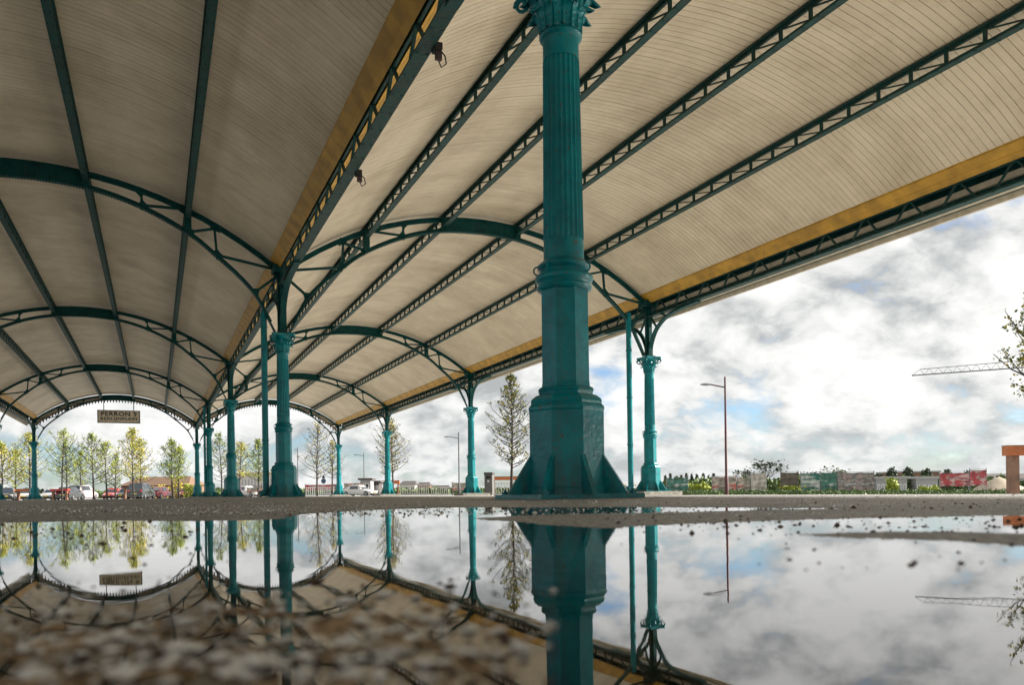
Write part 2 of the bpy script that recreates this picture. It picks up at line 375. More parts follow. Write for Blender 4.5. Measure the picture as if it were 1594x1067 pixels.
def ground_height(x, y):
    z = x * F.x + y * F.y; u = x * R_.x + y * R_.y; r = np.hypot(x, y)
    s = np.minimum(sdf(x, y, poly_main), np.minimum(sdf(x, y, poly_strip), sdf(x, y, poly_right)))
    s = np.maximum(s, -sdf(x, y, poly_isle))
    wob = (vnoise(x, y, 14, 1) - 0.5) * 0.05 + (vnoise(x, y, 50, 2) - 0.5) * 0.02
    s = s + wob * np.clip(r / 2.0, 0.15, 1.0)
    near = np.clip(s * 0.045, -0.007, 0.0035)
    near += ((vnoise(x, y, 90, 3) - 0.5) * 0.0016 + (vnoise(x, y, 220, 4) - 0.5) * 0.0014) * np.clip(1.5 - r / 8, 0, 1)
    nl = np.clip((0.95 - r) / 0.45, 0, 1) * np.clip((0.09 - u / np.maximum(r, 0.05)) / 0.12, 0, 1)
    near = near * (1 - nl) + nl * (-0.0010 + (vnoise(x, y, 60, 8) - 0.5) * 0.005 + (vnoise(x, y, 170, 9) - 0.5) * 0.004)
    zz = np.minimum(z, 120.0); uu = np.where(z <= 120, u, u * 120.0 / np.maximum(z, 1))
    a = 3.0 * zz + np.maximum(0.0, uu * FPX - (500 - CX) * zz) * 0.0115
    far = np.where(z > 3, CAMZ - a / FPX, 0.01)
    w = np.clip((r - 3.2) / 2.5, 0, 1); w = w * w * (3 - 2 * w)
    up = near + w * 0.006 * np.clip(s / 0.1, 0, 1)
    h = np.minimum(up, far)
    return np.where(r > 9, np.minimum(0.010, far), h)
def make_ground():
    ang = np.concatenate([np.linspace(-0.70, 0.72, 760), np.linspace(0.72, 2 * PI - 0.70, 90)[1:-1]])
    rr = np.concatenate([np.geomspace(0.10, 9, 430), np.geomspace(9, 4000, 90)[1:]])
    A, Rg = np.meshgrid(ang, rr)
    x = Rg * (np.cos(A) * F.x + np.sin(A) * R_.x); y = Rg * (np.cos(A) * F.y + np.sin(A) * R_.y)
    z = ground_height(x, y)
    na, nr = len(ang), len(rr)
    co = np.stack([x.ravel(), y.ravel(), z.ravel()], 1)
    co = np.vstack([co, [[0, 0, -0.007]]])
    i = np.arange(nr - 1)[:, None]; j = np.arange(na)[None, :]; j2 = (j + 1) % na
    q = np.stack([i * na + j, (i + 1) * na + j, (i + 1) * na + j2, i * na + j2], -1).reshape(-1, 4)[:, ::-1]
    faces = q.tolist(); c = len(co) - 1
    faces += [(k, c, (k + 1) % na)[::-1] for k in range(na)]
    me = bpy.data.meshes.new('ground'); me.from_pydata(co.tolist(), [], faces)
    me.polygons.foreach_set('use_smooth', [True] * len(me.polygons)); me.materials.append(asphalt); me.update()
    if me.polygons[0].normal.z < 0: me.flip_normals()
    o = put('ground', me); tag(o, 'worn wet asphalt forecourt with shallow hollows', kind='structure'); return o
make_ground()
def sheet(name, poly, z, m, label):
    me = bpy.data.meshes.new(name); me.from_pydata([(x, y, z) for x, y in poly], [], [tuple(range(len(poly)))])
    me.materials.append(m); me.update()
    if me.polygons[0].normal.z < 0: me.flip_normals()
    return tag(put(name, me), label, kind='structure')
def grow(poly, k):
    cx = sum(p[0] for p in poly) / len(poly); cy = sum(p[1] for p in poly) / len(poly)
    return [(cx + (x - cx) * k, cy + (y - cy) * k) for x, y in poly]
wp = [tuple(Rr(a, d))[:2] for a, d in [(x / 10, ((7.4 if x < 1.5 else 4.3) if abs(x) < 8 else 3.0 if abs(x) < 12 else 1.6)) for x in range(-31, 32)]]
sheet('puddle_water', wp, 0.0, water, 'still rainwater lying in the hollows of the asphalt, mirroring the canopy')

# ------------------------------------------------------------------ canopy geometry constants
XB, W_, Y0, LB = 2.72, 9.96, 5.20, 14.01
XC, XA = XB + W_, XB - W_
ROWX = {'A': XA, 'B': XB, 'C': XC}
CEN = [XB - W_ / 2, XB + W_ / 2]
HALF = W_ / 2
CR, RR = 7.10, 7.80            # crown height, radius of soffit
def arc_z(d, c=CR, r=RR): return c - (r - math.sqrt(r * r - d * d))
def frameY(n): return Y0 + n * LB
YS, YE = frameY(-2), frameY(4)

roof = thing('station_canopy', 'twin barrel vaulted station canopy of beige boards on green iron arches and lattice purlins', 'canopy', (0, 0, 0))
# --- soffit boards: one curved board, shared
PW = 0.13; ED = 4.74            # ochre strip from ED to HALF-0.06
def board_mesh(w, name='roof_board', m=None, d0=-ED, d1=ED, n=20, dz=0.0, t=0.022):
    b = MB(); o = []
    for i in range(n + 1):
        d = d0 + (d1 - d0) * i / n; sl = math.asin(d / RR); nx, nz = math.sin(sl), math.cos(sl); z = arc_z(d) + dz
        for (yy, k) in ((0.0, 0), (w, 0), (w, t), (0.0, t)): o.append((d + nx * k, yy, z + nz * k))
    fs = [(0, 1, 2, 3), tuple(range(4 * n, 4 * n + 4))]
    for i in range(n):
        for k in range(4):
            a = 4 * i + k; c = 4 * i + (k + 1) % 4; fs.append((a, c, c + 4, a + 4))
    b.add(o, fs); return b.mesh(name, m or boards)
bm_a = board_mesh(PW - 0.010); bm_b = board_mesh(PW - 0.010, dz=-0.0018); bm_c = board_mesh(PW - 0.010, dz=0.0015)
random.seed(5)
nb = int((YE + 0.25 - YS) / PW); first = int((6.0 - YS) / PW)
for ci, cx in enumerate(CEN):
    rest = MB()
    src = [(m_, [tuple(v.co) for v in m_.vertices], [tuple(p.vertices) for p in m_.polygons]) for m_ in (bm_a, bm_b, bm_c)]
    for k in range(nb):
        yy = YS + k * PW; q = random.choice((0, 0, 1, 2))
        if first <= k < first + 149:
            put('roof_board', (bm_a, bm_b, bm_c)[q], roof, (cx, yy, 0))
        else:
            _, vs, fs = src[q]; rest.add([(v[0] + cx, v[1] + yy, v[2]) for v in vs], fs)
    o = rest.build('roof_board', boards, roof); o['kind'] = 'stuff'
    # outer skin that keeps the daylight out
    sk = MB(); n = 24; o = []
    for yy in (YS - 0.1, YE + 0.4):
        for i in range(n + 1):
            d = -HALF + 2 * HALF * i / n; o.append((cx + d, yy, arc_z(d) + 0.07)); o.append((cx + d, yy, arc_z(d) + 0.11))
    fs = []
    s_ = 2 * (n + 1)
    for i in range(n):
        a = 2 * i; fs += [(a, a + 2, a + 2 + s_, a + s_), (a + 1, a + 1 + s_, a + 3 + s_, a + 3), (a, a + 1, a + 3, a + 2), (a + s_, a + 2 + s_, a + 3 + s_, a + 1 + s_)]
    fs += [(0, s_, s_ + 1, 1), (2 * n, 2 * n + 1, 2 * n + 1 + s_, 2 * n + s_)]
    sk.add(o, fs).build('roof_sheeting', steel, roof)
    # ochre side boards
    for sg in (-1, 1):
        for n0 in range(-2, 4):
            b = MB(); y0, y1 = frameY(n0) + 0.004, frameY(n0 + 1) - 0.004
            pts = [(ED + 0.0, arc_z(ED) - 0.035), (ED + 0.0, arc_z(ED) + 0.03), (HALF - 0.05, arc_z(HALF - 0.05) + 0.0), (HALF - 0.05, arc_z(HALF - 0.05) - 0.09)]
            b.prism([(cx + sg * p[0], p[1]) for p in pts], y0, y1).build('ochre_side_board', ochre, roof)
            b = MB(); b.prism([(cx + sg * p[0], p[1]) for p in [(HALF - 0.13, 5.335), (HALF - 0.09, 5.335), (HALF - 0.09, 5.44), (HALF - 0.13, 5.44)]], y0, y1).build('ochre_lower_board', ochre, roof)

# --- lattice purlins, one per bay, shared
def lattice(name, length, depth, pitch, ztop, wfl, parent_mk=True, kind='N'):
    top = MB().box(-wfl / 2, wfl / 2, 0, length, -0.028, 0)
    top.box(-0.018, 0.018, 0, length, -0.075, -0.028)
    bot = MB().box(-wfl / 2, wfl / 2, 0, length, -depth, -depth + 0.028)
    bot.box(-0.018, 0.018, 0, length, -depth + 0.028, -depth + 0.07)
    web = MB(); n = int(round(length / pitch)); p = length / n
    for i in range(n):
        y = i * p
        if kind == 'N':
            web.box(-0.022, 0.022, y + 0.01, y + 0.055, -depth + 0.07, -0.075)
            web.bar((0, y + 0.05, -depth + 0.07), (0, y + p * 0.98, -0.075), 0.018, 0.03, up=(1, 0, 0))
            web.bar((0.0, y + p * 0.5, -depth + 0.07), (0.0, y + p * 0.5, -0.17), 0.016, 0.02, up=(1, 0, 0)) if False else None
        else:
            web.bar((0, y + p * 0.10, -depth + 0.05), (0, y + p * 0.40, -0.06), 0.03, 0.04, up=(1, 0, 0))
            web.bar((0, y + p * 0.40, -0.06), (0, y + p * 0.46, -0.06), 0.03, 0.06, up=(1, 0, 0))
            web.bar((0, y + p * 0.46, -0.06), (0, y + p * 0.76, -depth + 0.05), 0.03, 0.04, up=(1, 0, 0))
    riv = MB()
    for i in range(n * 2):
        y = (i + 0.5) * p / 2
        for sx in (-1, 1): riv.box(sx * wfl * 0.33 - 0.012, sx * wfl * 0.33 + 0.012, y - 0.012, y + 0.012, -depth - 0.008, -depth)
    one = MB()
    if kind == 'N':
        one.box(-0.022, 0.022, 0.01, 0.055, -depth + 0.07, -0.075); one.bar((0, 0.05, -depth + 0.07), (0, p * 0.98, -0.075), 0.018, 0.03, up=(1, 0, 0))
    else:
        one.bar((0, p * 0.10, -depth + 0.05), (0, p * 0.40, -0.06), 0.03, 0.04, up=(1, 0, 0)); one.bar((0, p * 0.38, -0.06), (0, p * 0.48, -0.06), 0.031, 0.06, up=(1, 0, 0)); one.bar((0, p * 0.46, -0.06), (0, p * 0.76, -depth + 0.05), 0.03, 0.04, up=(1, 0, 0))
    return [('top_chord', top.mesh('top_chord', green)), ('bottom_chord', bot.mesh('bottom_chord', green)), ('lattice_web', web.mesh('lattice_web', green)), ('rivet_row', riv.mesh('rivet_row', green)), ('lattice_bar', one.mesh('lattice_bar', green), n, p)]
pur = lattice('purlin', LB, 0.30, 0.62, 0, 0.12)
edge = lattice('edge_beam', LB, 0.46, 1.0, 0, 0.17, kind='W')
def lat_obj(name, parts, loc, ry=0, single=False):
    e = bpy.data.objects.new(name, None); COL.objects.link(e); e.parent = roof; e.location = loc; e.rotation_euler = (0, ry, 0); e.empty_display_size = 0.1
    for q in parts:
        if q[0] == 'lattice_bar':
            if single:
                for i in range(q[2]): put('lattice_bar', q[1], e, (0, i * q[3], 0))
        elif q[0] == 'lattice_web' and single: continue
        else:
            o = put(q[0], q[1], e)
            if q[0] in ('lattice_web', 'rivet_row'): o['kind'] = 'stuff'
for cx in CEN:
    for k, d in enumerate((-0.6, -0.2, 0.2, 0.6)):
        dd = d * HALF * 1.0
        for n0 in range(-2, 4):
            lat_obj('lattice_purlin', pur, (cx + dd, frameY(n0), arc_z(dd) - 0.012), single=(n0 == 0))
for rw in 'ABC':
    for n0 in range(-2, 4):
        lat_obj('edge_beam', edge, (ROWX[rw], frameY(n0), 5.32), single=(n0 in (0, 1)))
# gutters
for rw, sg in (('A', -1), ('C', 1)):
    x = ROWX[rw]
    for n0 in range(-2, 4):
        y0, y1 = frameY(n0), frameY(n0 + 1)
        g = MB(); g.box(*sorted((x + sg * 0.30, x + sg * 0.34)), y0, y1, 4.90, 5.64); g.build('gutter_fascia', green, roof)
        g = MB(); g.box(*sorted((x + sg * 0.22, x + sg * 0.30)), y0, y1, 5.10, 5.20); g.box(*sorted((x + sg * 0.20, x + sg * 0.30)), y0, y1, 4.90, 4.955)
        g.box(*sorted((x + sg * 0.343, x + sg * 0.40)), y0, y1, 4.80, 4.90); g.build('gutter_moulding', cream, roof)
        g = MB(); g.box(*sorted((x + sg * 0.09, x + sg * 0.30)), y0, y1, 5.34, 5.36); g.box(*sorted((x + sg * 0.10, x + sg * 0.13)), y0, y1, 5.36, 5.50)
        g.box(*sorted((x + sg * 0.345, x + sg * 0.46)), y0, y1, 4.91, 4.94); g.box(*sorted((x + sg * 0.44, x + sg * 0.46)), y0, y1, 4.94, 5.06); g.build('gutter', green, roof)
for n0 in range(-2, 4):
    y0, y1 = frameY(n0), frameY(n0 + 1)
    g = MB(); g.box(XB - 0.14, XB + 0.14, y0, y1, 5.45, 5.48); g.box(XB - 0.17, XB - 0.14, y0, y1, 5.45, 5.62); g.box(XB + 0.14, XB + 0.17, y0, y1, 5.45, 5.62)
    g.build('valley_gutter', steel, roof)
    g = MB()
    for dx in (-0.1, 0.11): g.tube([(XB + dx, y0, 5.38), (XB + dx, y1, 5.38)], 0.022, 6)
    g.build('cable_conduit', steel, roof)

# --- iron arches
def bez(pts, n=6):
    """Catmull-Rom through pts"""
    P_ = [pts[0]] + pts + [pts[-1]]; o = []
    for i in range(1, len(P_) - 2):
        for k in range(n):
            t = k / n; a, b, c, d = (Vector(P_[i - 1]), Vector(P_[i]), Vector(P_[i + 1]), Vector(P_[i + 2]))
            o.append(0.5 * ((2 * b) + (-a + c) * t + (2 * a - 5 * b + 4 * c - d) * t * t + (-a + 3 * b - 3 * c + d) * t ** 3))
    o.append(Vector(pts[-1])); return o
S = HALF / 5.0
TC = 7.04; TR = 7.86
def topz(d): return TC - (TR - math.sqrt(TR * TR - d * d))
botpts = [(4.84, 3.80), (4.66, 4.16), (4.40, 4.63), (4.02, 5.04), (3.60, 5.40), (3.0, 5.86), (2.0, 6.34), (1.0, 6.60), (0, 6.67)]
right_b = [(p.x * S, 0, p.z) for p in bez([(a, 0, z) for a, z in botpts], 5)]
bottom = [(-x, y, z) for x, y, z in right_b] + right_b[::-1][1:]
topc = [(HALF * 0.985 * (i / 24 * 2 - 1), 0, topz(HALF * 0.985 * (i / 24 * 2 - 1)) - 0.05) for i in range(25)]
def bz(d):
    for i in range(len(right_b) - 1):
        if right_b[i][0] >= d >= right_b[i + 1][0]:
            a, b = right_b[i], right_b[i + 1]; t = (d - a[0]) / (b[0] - a[0] + 1e-9); return a[2] + t * (b[2] - a[2])
    return 6.6
parts = []
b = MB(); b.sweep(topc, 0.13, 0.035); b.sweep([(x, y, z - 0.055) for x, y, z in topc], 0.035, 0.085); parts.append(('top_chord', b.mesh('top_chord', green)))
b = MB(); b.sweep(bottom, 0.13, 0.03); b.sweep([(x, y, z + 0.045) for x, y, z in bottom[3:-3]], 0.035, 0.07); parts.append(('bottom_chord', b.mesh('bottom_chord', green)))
b = MB(); n = 12; dm = 1.0 * S
vs = []
for i in range(n + 1):
    d = -dm + 2 * dm * i / n
    vs += [(d, -0.02, bz(abs(d)) + 0.02), (d, 0.02, bz(abs(d)) + 0.02), (d, 0.02, topz(d) - 0.08), (d, -0.02, topz(d) - 0.08)]
fs = [(0, 1, 2, 3), tuple(range(4 * n, 4 * n + 4))]
for i in range(n):
    for k in range(4):
        a = 4 * i + k; c = 4 * i + (k + 1) % 4; fs.append((a, c, c + 4, a + 4))
parts.append(('crown_plate', MB().add(vs, fs).mesh('crown_plate', green)))
def strut(sg, a, b_, w=0.055):
    q = MB(); A = Vector((sg * a[0] * S, 0, a[1])); B = Vector((sg * b_[0] * S, 0, b_[1])); q.bar(A, B, 0.05, w, up=(1, 0, 0) if abs((B - A).x) < abs((B - A).z) else (0, 0, 1))
    t = (B - A).normalized(); nrm = Vector((-t.z, 0, t.x))
    for (e, sgn) in ((A, 1), (B, -1)):      # flared cast ends
        q.add([e + nrm * 0.11 + Vector((0, -.02, 0)), e - nrm * 0.11 + Vector((0, -.02, 0)), e + t * 0.16 * sgn + Vector((0, -.02, 0)),
               e + nrm * 0.11 + Vector((0, .02, 0)), e - nrm * 0.11 + Vector((0, .02, 0)), e + t * 0.16 * sgn + Vector((0, .02, 0))], [(0, 1, 2), (5, 4, 3), (0, 3, 4, 1), (1, 4, 5, 2), (2, 5, 3, 0)])
    parts.append(('strut', q.mesh('strut', green)))
for sg in (-1, 1):
    T = lambda d: (d, topz(d * S) - 0.09)
    B_ = lambda d: (d, bz(d * S) + 0.05)
    strut(sg, B_(4.40), (4.93, 5.12))
    strut(sg, B_(3.60), (4.93, 5.24))
    strut(sg, B_(3.60), T(3.55), 0.05)
    strut(sg, B_(3.02), T(3.65), 0.05)
    strut(sg, B_(2.10), T(2.05), 0.05)
    strut(sg, B_(2.05), T(2.92), 0.05)
    for d in (3.0, 1.0):
        q = MB(); q.box(sg * d * S - 0.075, sg * d * S + 0.075, -0.055, 0.055, bz(d * S) + 0.02, topz(d * S) - 0.06); parts.append(('stiffener_plate', q.mesh('stiffener_plate', green)))
rv = MB()
for i in range(-70, 71):
    d = i * 0.055; z = bz(abs(d)) - 0.015
    for sy in (-0.045, 0.045): rv.box(d - 0.011, d + 0.011, sy - 0.011, sy + 0.011, z - 0.014, z)
parts.append(('rivet_row', rv.mesh('rivet_row', green)))
for cx in CEN:
    for n0 in range(-2, 5):
        e = bpy.data.objects.new('arch_truss', None); COL.objects.link(e); e.parent = roof; e.location = (cx, frameY(n0), 0)
        for nm, me in parts:
            o = put(nm, me, e)
            if nm == 'rivet_row': o['kind'] = 'stuff'
    # fascia and toothed valance at the open end
    yv = YE + 0.28
    v = MB(); nt_ = 54; fa = MB()
    for i in range(nt_):
        d0 = -HALF * 0.985 + 2 * HALF * 0.985 * i / nt_; d1 = d0 + 2 * HALF * 0.985 / nt_; dmid = (d0 + d1) / 2
        o0, o1, om = topz(d0), topz(d1), topz(dmid); e0, e1, em = (0.36 + 0.10 * (abs(q) / HALF) ** 2 for q in (d0, d1, dmid))
        fa.prism([(d0, o0 + 0.02), (d1, o1 + 0.02), (d1, o1 - e1 + 0.05), (d0, o0 - e0 + 0.05)], yv - 0.02, yv + 0.02)
        v.prism([(d0 + 0.002, o0 - e0 + 0.06), (d1 - 0.002, o1 - e1 + 0.06), (d1 - 0.002, o1 - e1), (d1 - 0.05, (o1 + om) / 2 - em - 0.02), (dmid + 0.03, om - em - 0.15), (dmid - 0.03, om - em - 0.15), (d0 + 0.05, (o0 + om) / 2 - em - 0.02), (d0 + 0.002, o0 - e0)], yv - 0.045, yv - 0.024)
    o = fa.build('end_fascia', cream, roof); o.location = (cx, 0, 0)
    vo = v.build('toothed_valance', mat('valance_brown', (0.13, 0.075, 0.06), 0.6), roof); vo.location = (cx, 0, 0)

# small electrical fittings on the middle beam
darkfit = mat('dark_fitting', (0.05, 0.03, 0.03), 0.6)
def fitting(x, y, z, label):
    t = thing('cable_junction_fitting', label, 'fitting', (x, y, z), group='fittings on the middle beam')
    MB().box(-0.04, 0.04, -0.07, 0.07, 0.03, 0.10).build('housing', rubber, t)
    MB().tube([(0.04, 0, 0.05), (0.09, 0, 0.0), (0.11, 0.02, -0.07), (0.06, 0.04, -0.11), (0.02, 0.02, -0.05), (0.0, 0, 0.03)], 0.008, 6).build('cable_loop', rubber, t)
    MB().box(-0.02, 0.05, -0.02, 0.02, -0.06, 0.029).build('bracket', darkfit, t)
fitting(XB + 0.12, 12.0, 4.80, 'small dark fitting with a cable loop hanging from the middle beam halfway to its column')
fitting(XB + 0.12, 8.3, 4.80, 'small dark fitting with a cable loop under the middle beam near the top edge')

# ------------------------------------------------------------------ cast iron columns
ROT8 = rad(-90 - 26 + 22.5)
def column_proto():
    t = thing('iron_column', '', 'column', (0, 0, 0), group='cast iron canopy columns')
    MB().box(-0.62, 0.62, -0.62, 0.62, -0.9, 0.012).build('concrete_footing', concrete, t)
    b = MB(); b.box(-0.40, 0.40, -0.40, 0.40, 0.014, 0.046)
    for sx in (-1, 1):
        for sy in (-1, 1): b.lathe([(0.028, 0.046), (0.028, 0.066), (0.012, 0.068), (0.012, 0.082)], 6, cx=sx * 0.34, cy=sy * 0.34)
    b.build('base_plate', teal, t)
    c8 = 1 / math.cos(PI / 8)
    o = MB().lathe([(0.272 * c8, 0.046), (0.272 * c8, 0.085), (0.263 * c8, 0.10), (0.263 * c8, 0.63), (0.268 * c8, 0.645), (0.268 * c8, 0.66), (0.248 * c8, 0.685), (0.252 * c8, 0.70),
                    (0.245 * c8, 0.72), (0.215 * c8, 0.745), (0.188 * c8, 0.755), (0.192 * c8, 0.775), (0.198 * c8, 0.785), (0.190 * c8, 0.80), (0.176 * c8, 0.81)], 8, ROT8).build('pedestal', teal, t)
    for k in range(8):
        g = ROT8 + k * PI / 4; m_ = Matrix.Rotation(g, 4, 'Z')
        b = MB(); vs = [m_ @ Vector(p) for p in [(0.265, -0.016, 0.04601), (0.455, -0.016, 0.04601), (0.44, -0.016, 0.075), (0.275, -0.016, 0.33), (0.265, -0.016, 0.33)] + [(0.265, 0.016, 0.04601), (0.455, 0.016, 0.04601), (0.44, 0.016, 0.075), (0.275, 0.016, 0.33), (0.265, 0.016, 0.33)]]
        b.add(vs, [(0, 1, 2, 3, 4), (9, 8, 7, 6, 5)] + [(i, i + 5, (i + 1) % 5 + 5, (i + 1) % 5) for i in range(5)])
        b.build('gusset_fin', teal, o)
    MB().lathe([(0.172 * c8, 0.805), (0.167 * c8, 0.85), (0.165 * c8, 1.52)], 8, ROT8).build('octagonal_shaft', teal, t)
    b = MB(); b.lathe([(0.17, 1.50), (0.195, 1.515), (0.2, 1.535), (0.185, 1.55), (0.188, 1.565), (0.205, 1.575), (0.21, 1.60), (0.2, 1.615), (0.178, 1.625), (0.172, 1.655), (0.19, 1.665), (0.195, 1.685), (0.182, 1.70), (0.16, 1.708), (0.15, 1.73)], 40)
    ro = b.build('ring_moulding', teal, t, smooth=50)
    b = MB()
    for g in (rad(-60), rad(70), rad(160), rad(-150)):
        c, s = math.cos(g), math.sin(g); p0 = Vector((c * 0.19, s * 0.19, 0))
        b.tube([p0 + Vector((c * 0.03 * math.sin(q), s * 0.03 * math.sin(q), 1.655 - 0.03 * math.cos(q) + 0.0)) for q in [i * 2 * PI / 12 for i in range(13)]], 0.006, 5)
    b.build('ring_hook', teal, ro)
    # fluted shaft
    nfl = 24; n = nfl * 6
    fl = lambda k: 1.0 - 0.075 * (math.sin(PI * (k % 6) / 6)) ** 0.8
    b = MB(); b.lathe([(0.146, 1.73), (0.144, 1.86), (0.143, 1.87)], n); b.lathe([(0.143, 1.87), (0.147, 1.875), (0.146, 1.90), (0.139, 2.5), (0.132, 3.14), (0.131, 3.17)], n, fl=fl)
    b.lathe([(0.130, 3.17), (0.129, 3.30), (0.136, 3.32)], n)
    b.build('fluted_shaft', teal, t, smooth=35)
    b = MB(); b.lathe([(0.128, 3.31), (0.15, 3.325), (0.156, 3.34), (0.15, 3.355), (0.135, 3.365), (0.145, 3.45), (0.165, 3.56), (0.21, 3.66), (0.24, 3.70)], 32)
    a = 0.27
    poly = []
    for k in range(4):
        g = k * PI / 2 + PI / 4; poly.append((math.cos(g - 0.09) * a * 1.24, math.sin(g - 0.09) * a * 1.24)); poly.append((math.cos(g + 0.09) * a * 1.24, math.sin(g + 0.09) * a * 1.24))
        poly.append((math.cos(g + PI / 4) * a * 0.82, math.sin(g + PI / 4) * a * 0.82))
    nP = len(poly); b.add([(x, y, 3.70) for x, y in poly] + [(x * 1.03, y * 1.03, 3.76) for x, y in poly], [tuple(range(nP)), tuple(range(nP, 2 * nP))] + [(i, (i + 1) % nP, (i + 1) % nP + nP, i + nP) for i in range(nP)])
    cap = b.build('capital', teal, t, smooth=40)
    def leaf(h, w, r0, r1, z0):
        vs = []; fs = []; nn = 9
        for i in range(nn):
            q = i / (nn - 1); curl = max(0, q - 0.72) / 0.28
            z = z0 + h * (q if q < 0.8 else 0.8 + 0.2 * math.cos((q - 0.8) / 0.2 * 2.2) * 0.6 + 0.0)
            r = r0 + (r1 - r0) * q ** 2.2 + 0.065 * curl
            ww = w * (0.75 + 0.55 * math.sin(PI * q * 0.9)) * (1 - 0.55 * curl) * (1 + (0.16 if i % 2 else -0.1))
            for (s_, dr) in ((-1, -0.022), (-0.55, -0.002), (-0.12, 0.012), (0, 0.0), (0.12, 0.012), (0.55, -0.002), (1, -0.022)):
                vs.append((r + dr + 0.006, s_ * ww / 2, z))
        c = 7
        for i in range(nn - 1):
            for k in range(c - 1): fs.append((i * c + k, i * c + k + 1, (i + 1) * c + k + 1, (i + 1) * c + k))
        vs2 = [(x - 0.012, y, z) for x, y, z in vs]; o = len(vs); fs2 = [tuple(j + o for j in f[::-1]) for f in fs]
        rim = list(range(0, nn * c, c)) + [nn * c - c + k for k in range(1, c)] + [k * c + c - 1 for k in range(nn - 2, -1, -1)] + list(range(c - 2, 0, -1))
        fs3 = [(rim[i], rim[(i + 1) % len(rim)], rim[(i + 1) % len(rim)] + o, rim[i] + o) for i in range(len(rim))]
        return MB().add(vs + vs2, fs + fs2 + fs3).mesh('acanthus_leaf', teal)
    l1 = leaf(0.17, 0.115, 0.142, 0.175, 3.36); l2 = leaf(0.27, 0.12, 0.14, 0.215, 3.37)
    for k in range(8):
        put('acanthus_leaf', l1, cap, rot=(0, 0, k * PI / 4)); put('acanthus_leaf', l2, cap, rot=(0, 0, (k + 0.5) * PI / 4))
    vb = MB(); vb.tube([(0.16 + 0.1 * i / 6, 0, 3.5 + 0.16 * (i / 6) ** 0.7) for i in range(7)] + [(0.29 + 0.042 * math.cos(q) * (1 - q / 14), 0, 3.645 + 0.042 * math.sin(q) * (1 - q / 14)) for q in [1.4 - i * 0.6 for i in range(14)]], 0.014, 6)
    vm = vb.mesh('volute', teal, True)
    for k in range(4): put('volute', vm, cap, rot=(0, 0, k * PI / 2 + PI / 4))
    # post above the capital
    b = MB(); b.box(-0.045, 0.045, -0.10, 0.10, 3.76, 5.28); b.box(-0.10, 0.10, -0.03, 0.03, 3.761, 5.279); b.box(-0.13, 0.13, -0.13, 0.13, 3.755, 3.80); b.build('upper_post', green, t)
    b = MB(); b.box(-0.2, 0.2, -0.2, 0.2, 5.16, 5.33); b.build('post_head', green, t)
    for sg in (-1, 1):
        b = MB(); pts = bez([(0, sg * 0.10, 3.78), (0, sg * 0.13, 4.1), (0, sg * 0.45, 4.52), (0, sg * 1.1, 4.76), (0, sg * 2.3, 4.835)], 6)
        b.sweep(pts, 0.13, 0.03, side=(1, 0, 0)); b.sweep([p + Vector((0, sg * -0.012, 0.035)) for p in pts], 0.035, 0.06, side=(1, 0, 0))
        b.build('curved_bracket', green, t)
        b = MB(); b.bar((0, sg * 0.42, 4.52), (0, sg * 0.08, 4.92), 0.04, 0.05, up=(1, 0, 0)); b.bar((0, sg * 0.95, 4.73), (0, sg * 0.1, 5.08), 0.04, 0.05, up=(1, 0, 0)); b.build('bracket_strut', green, t)
    return t
proto = column_proto()
desc = {('B', 0): 'largest teal cast iron column with octagonal pedestal and fluted shaft, nearest the camera',
        ('B', 1): 'teal column with a downpipe in the middle row, second nearest after the big fluted one',
        ('B', 2): 'teal column of the middle row between the one with the wide downpipe and the slim pair behind',
        ('B', 3): 'slim teal column of the middle row with a downpipe, next to last before the open end',
        ('B', 4): 'last column of the middle row under the toothed valance, beside the parked cars',
        ('C', 1): 'teal column of the right row on a concrete block beside a free downpipe, against open sky',
        ('C', 2): 'teal column of the right row standing beside the grey litter bin',
        ('C', 3): 'teal column of the right row in front of the forked leafy tree and orange shelter',
        ('C', 4): 'last column of the right row under the end of the right vault',
        ('A', 4): 'last column of the left row standing before the parked cars, left of the hanging sign',
        ('A', 3): 'column of the left row cut by the left edge of the photograph',
        ('A', 0): 'left row column outside the view, level with the nearest column', ('C', 0): 'right row column outside the view, level with the nearest column',
        ('B', -1): 'middle row column behind the camera, first bay back', ('A', -1): 'left row column behind the camera, first bay back', ('C', -1): 'right row column behind the camera, first bay back',
        ('A', 1): 'left row column outside the view, one bay ahead', ('A', 2): 'left row column outside the view, two bays ahead',
        ('A', -2): 'left row column at the back end of the canopy', ('B', -2): 'middle row column at the back end of the canopy', ('C', -2): 'right row column at the back end of the canopy'}
firstc = True
for (rw, n0), lb in desc.items():
    x, y = ROWX[rw], frameY(n0)
    if firstc: proto.location = (x, y, 0); proto['label'] = lb; firstc = False
    else: copy_tree(proto, (x, y, 0), 0, lb)
# downpipes
def pipe(x, y, r, label, ztop=5.1):
    t = thing('drainpipe', label, 'drainpipe', (x, y, 0), group='teal drainpipes')
    MB().tube([(0, 0, 0.22), (0, 0, ztop)], r, 14).build('pipe', teal, t, smooth=40)
    MB().tube([(0, 0, 0.24), (0, -0.01, 0.17), (-0.05, -0.03, 0.11), (-0.14, -0.05, 0.09)], r * 1.05, 12).build('elbow', teal, t, smooth=40)
    for z in (1.3, 2.6, 3.9):
        MB().lathe([(r * 1.02, z), (r * 1.18, z + 0.005), (r * 1.18, z + 0.035), (r * 1.02, z + 0.04)], 14).build('pipe_clip', teal, t)
pipe(XB - 0.40, frameY(1) + 0.05, 0.07, 'teal drainpipe just left of the second nearest middle column', 4.3)
pipe(XC - 0.66, frameY(1) - 0.02, 0.075, 'teal drainpipe standing free to the left of the right hand column on its concrete block', 4.95)
pipe(XB - 0.22, frameY(3) + 0.0, 0.06, 'thin teal drainpipe against the next to last middle column', 5.0)

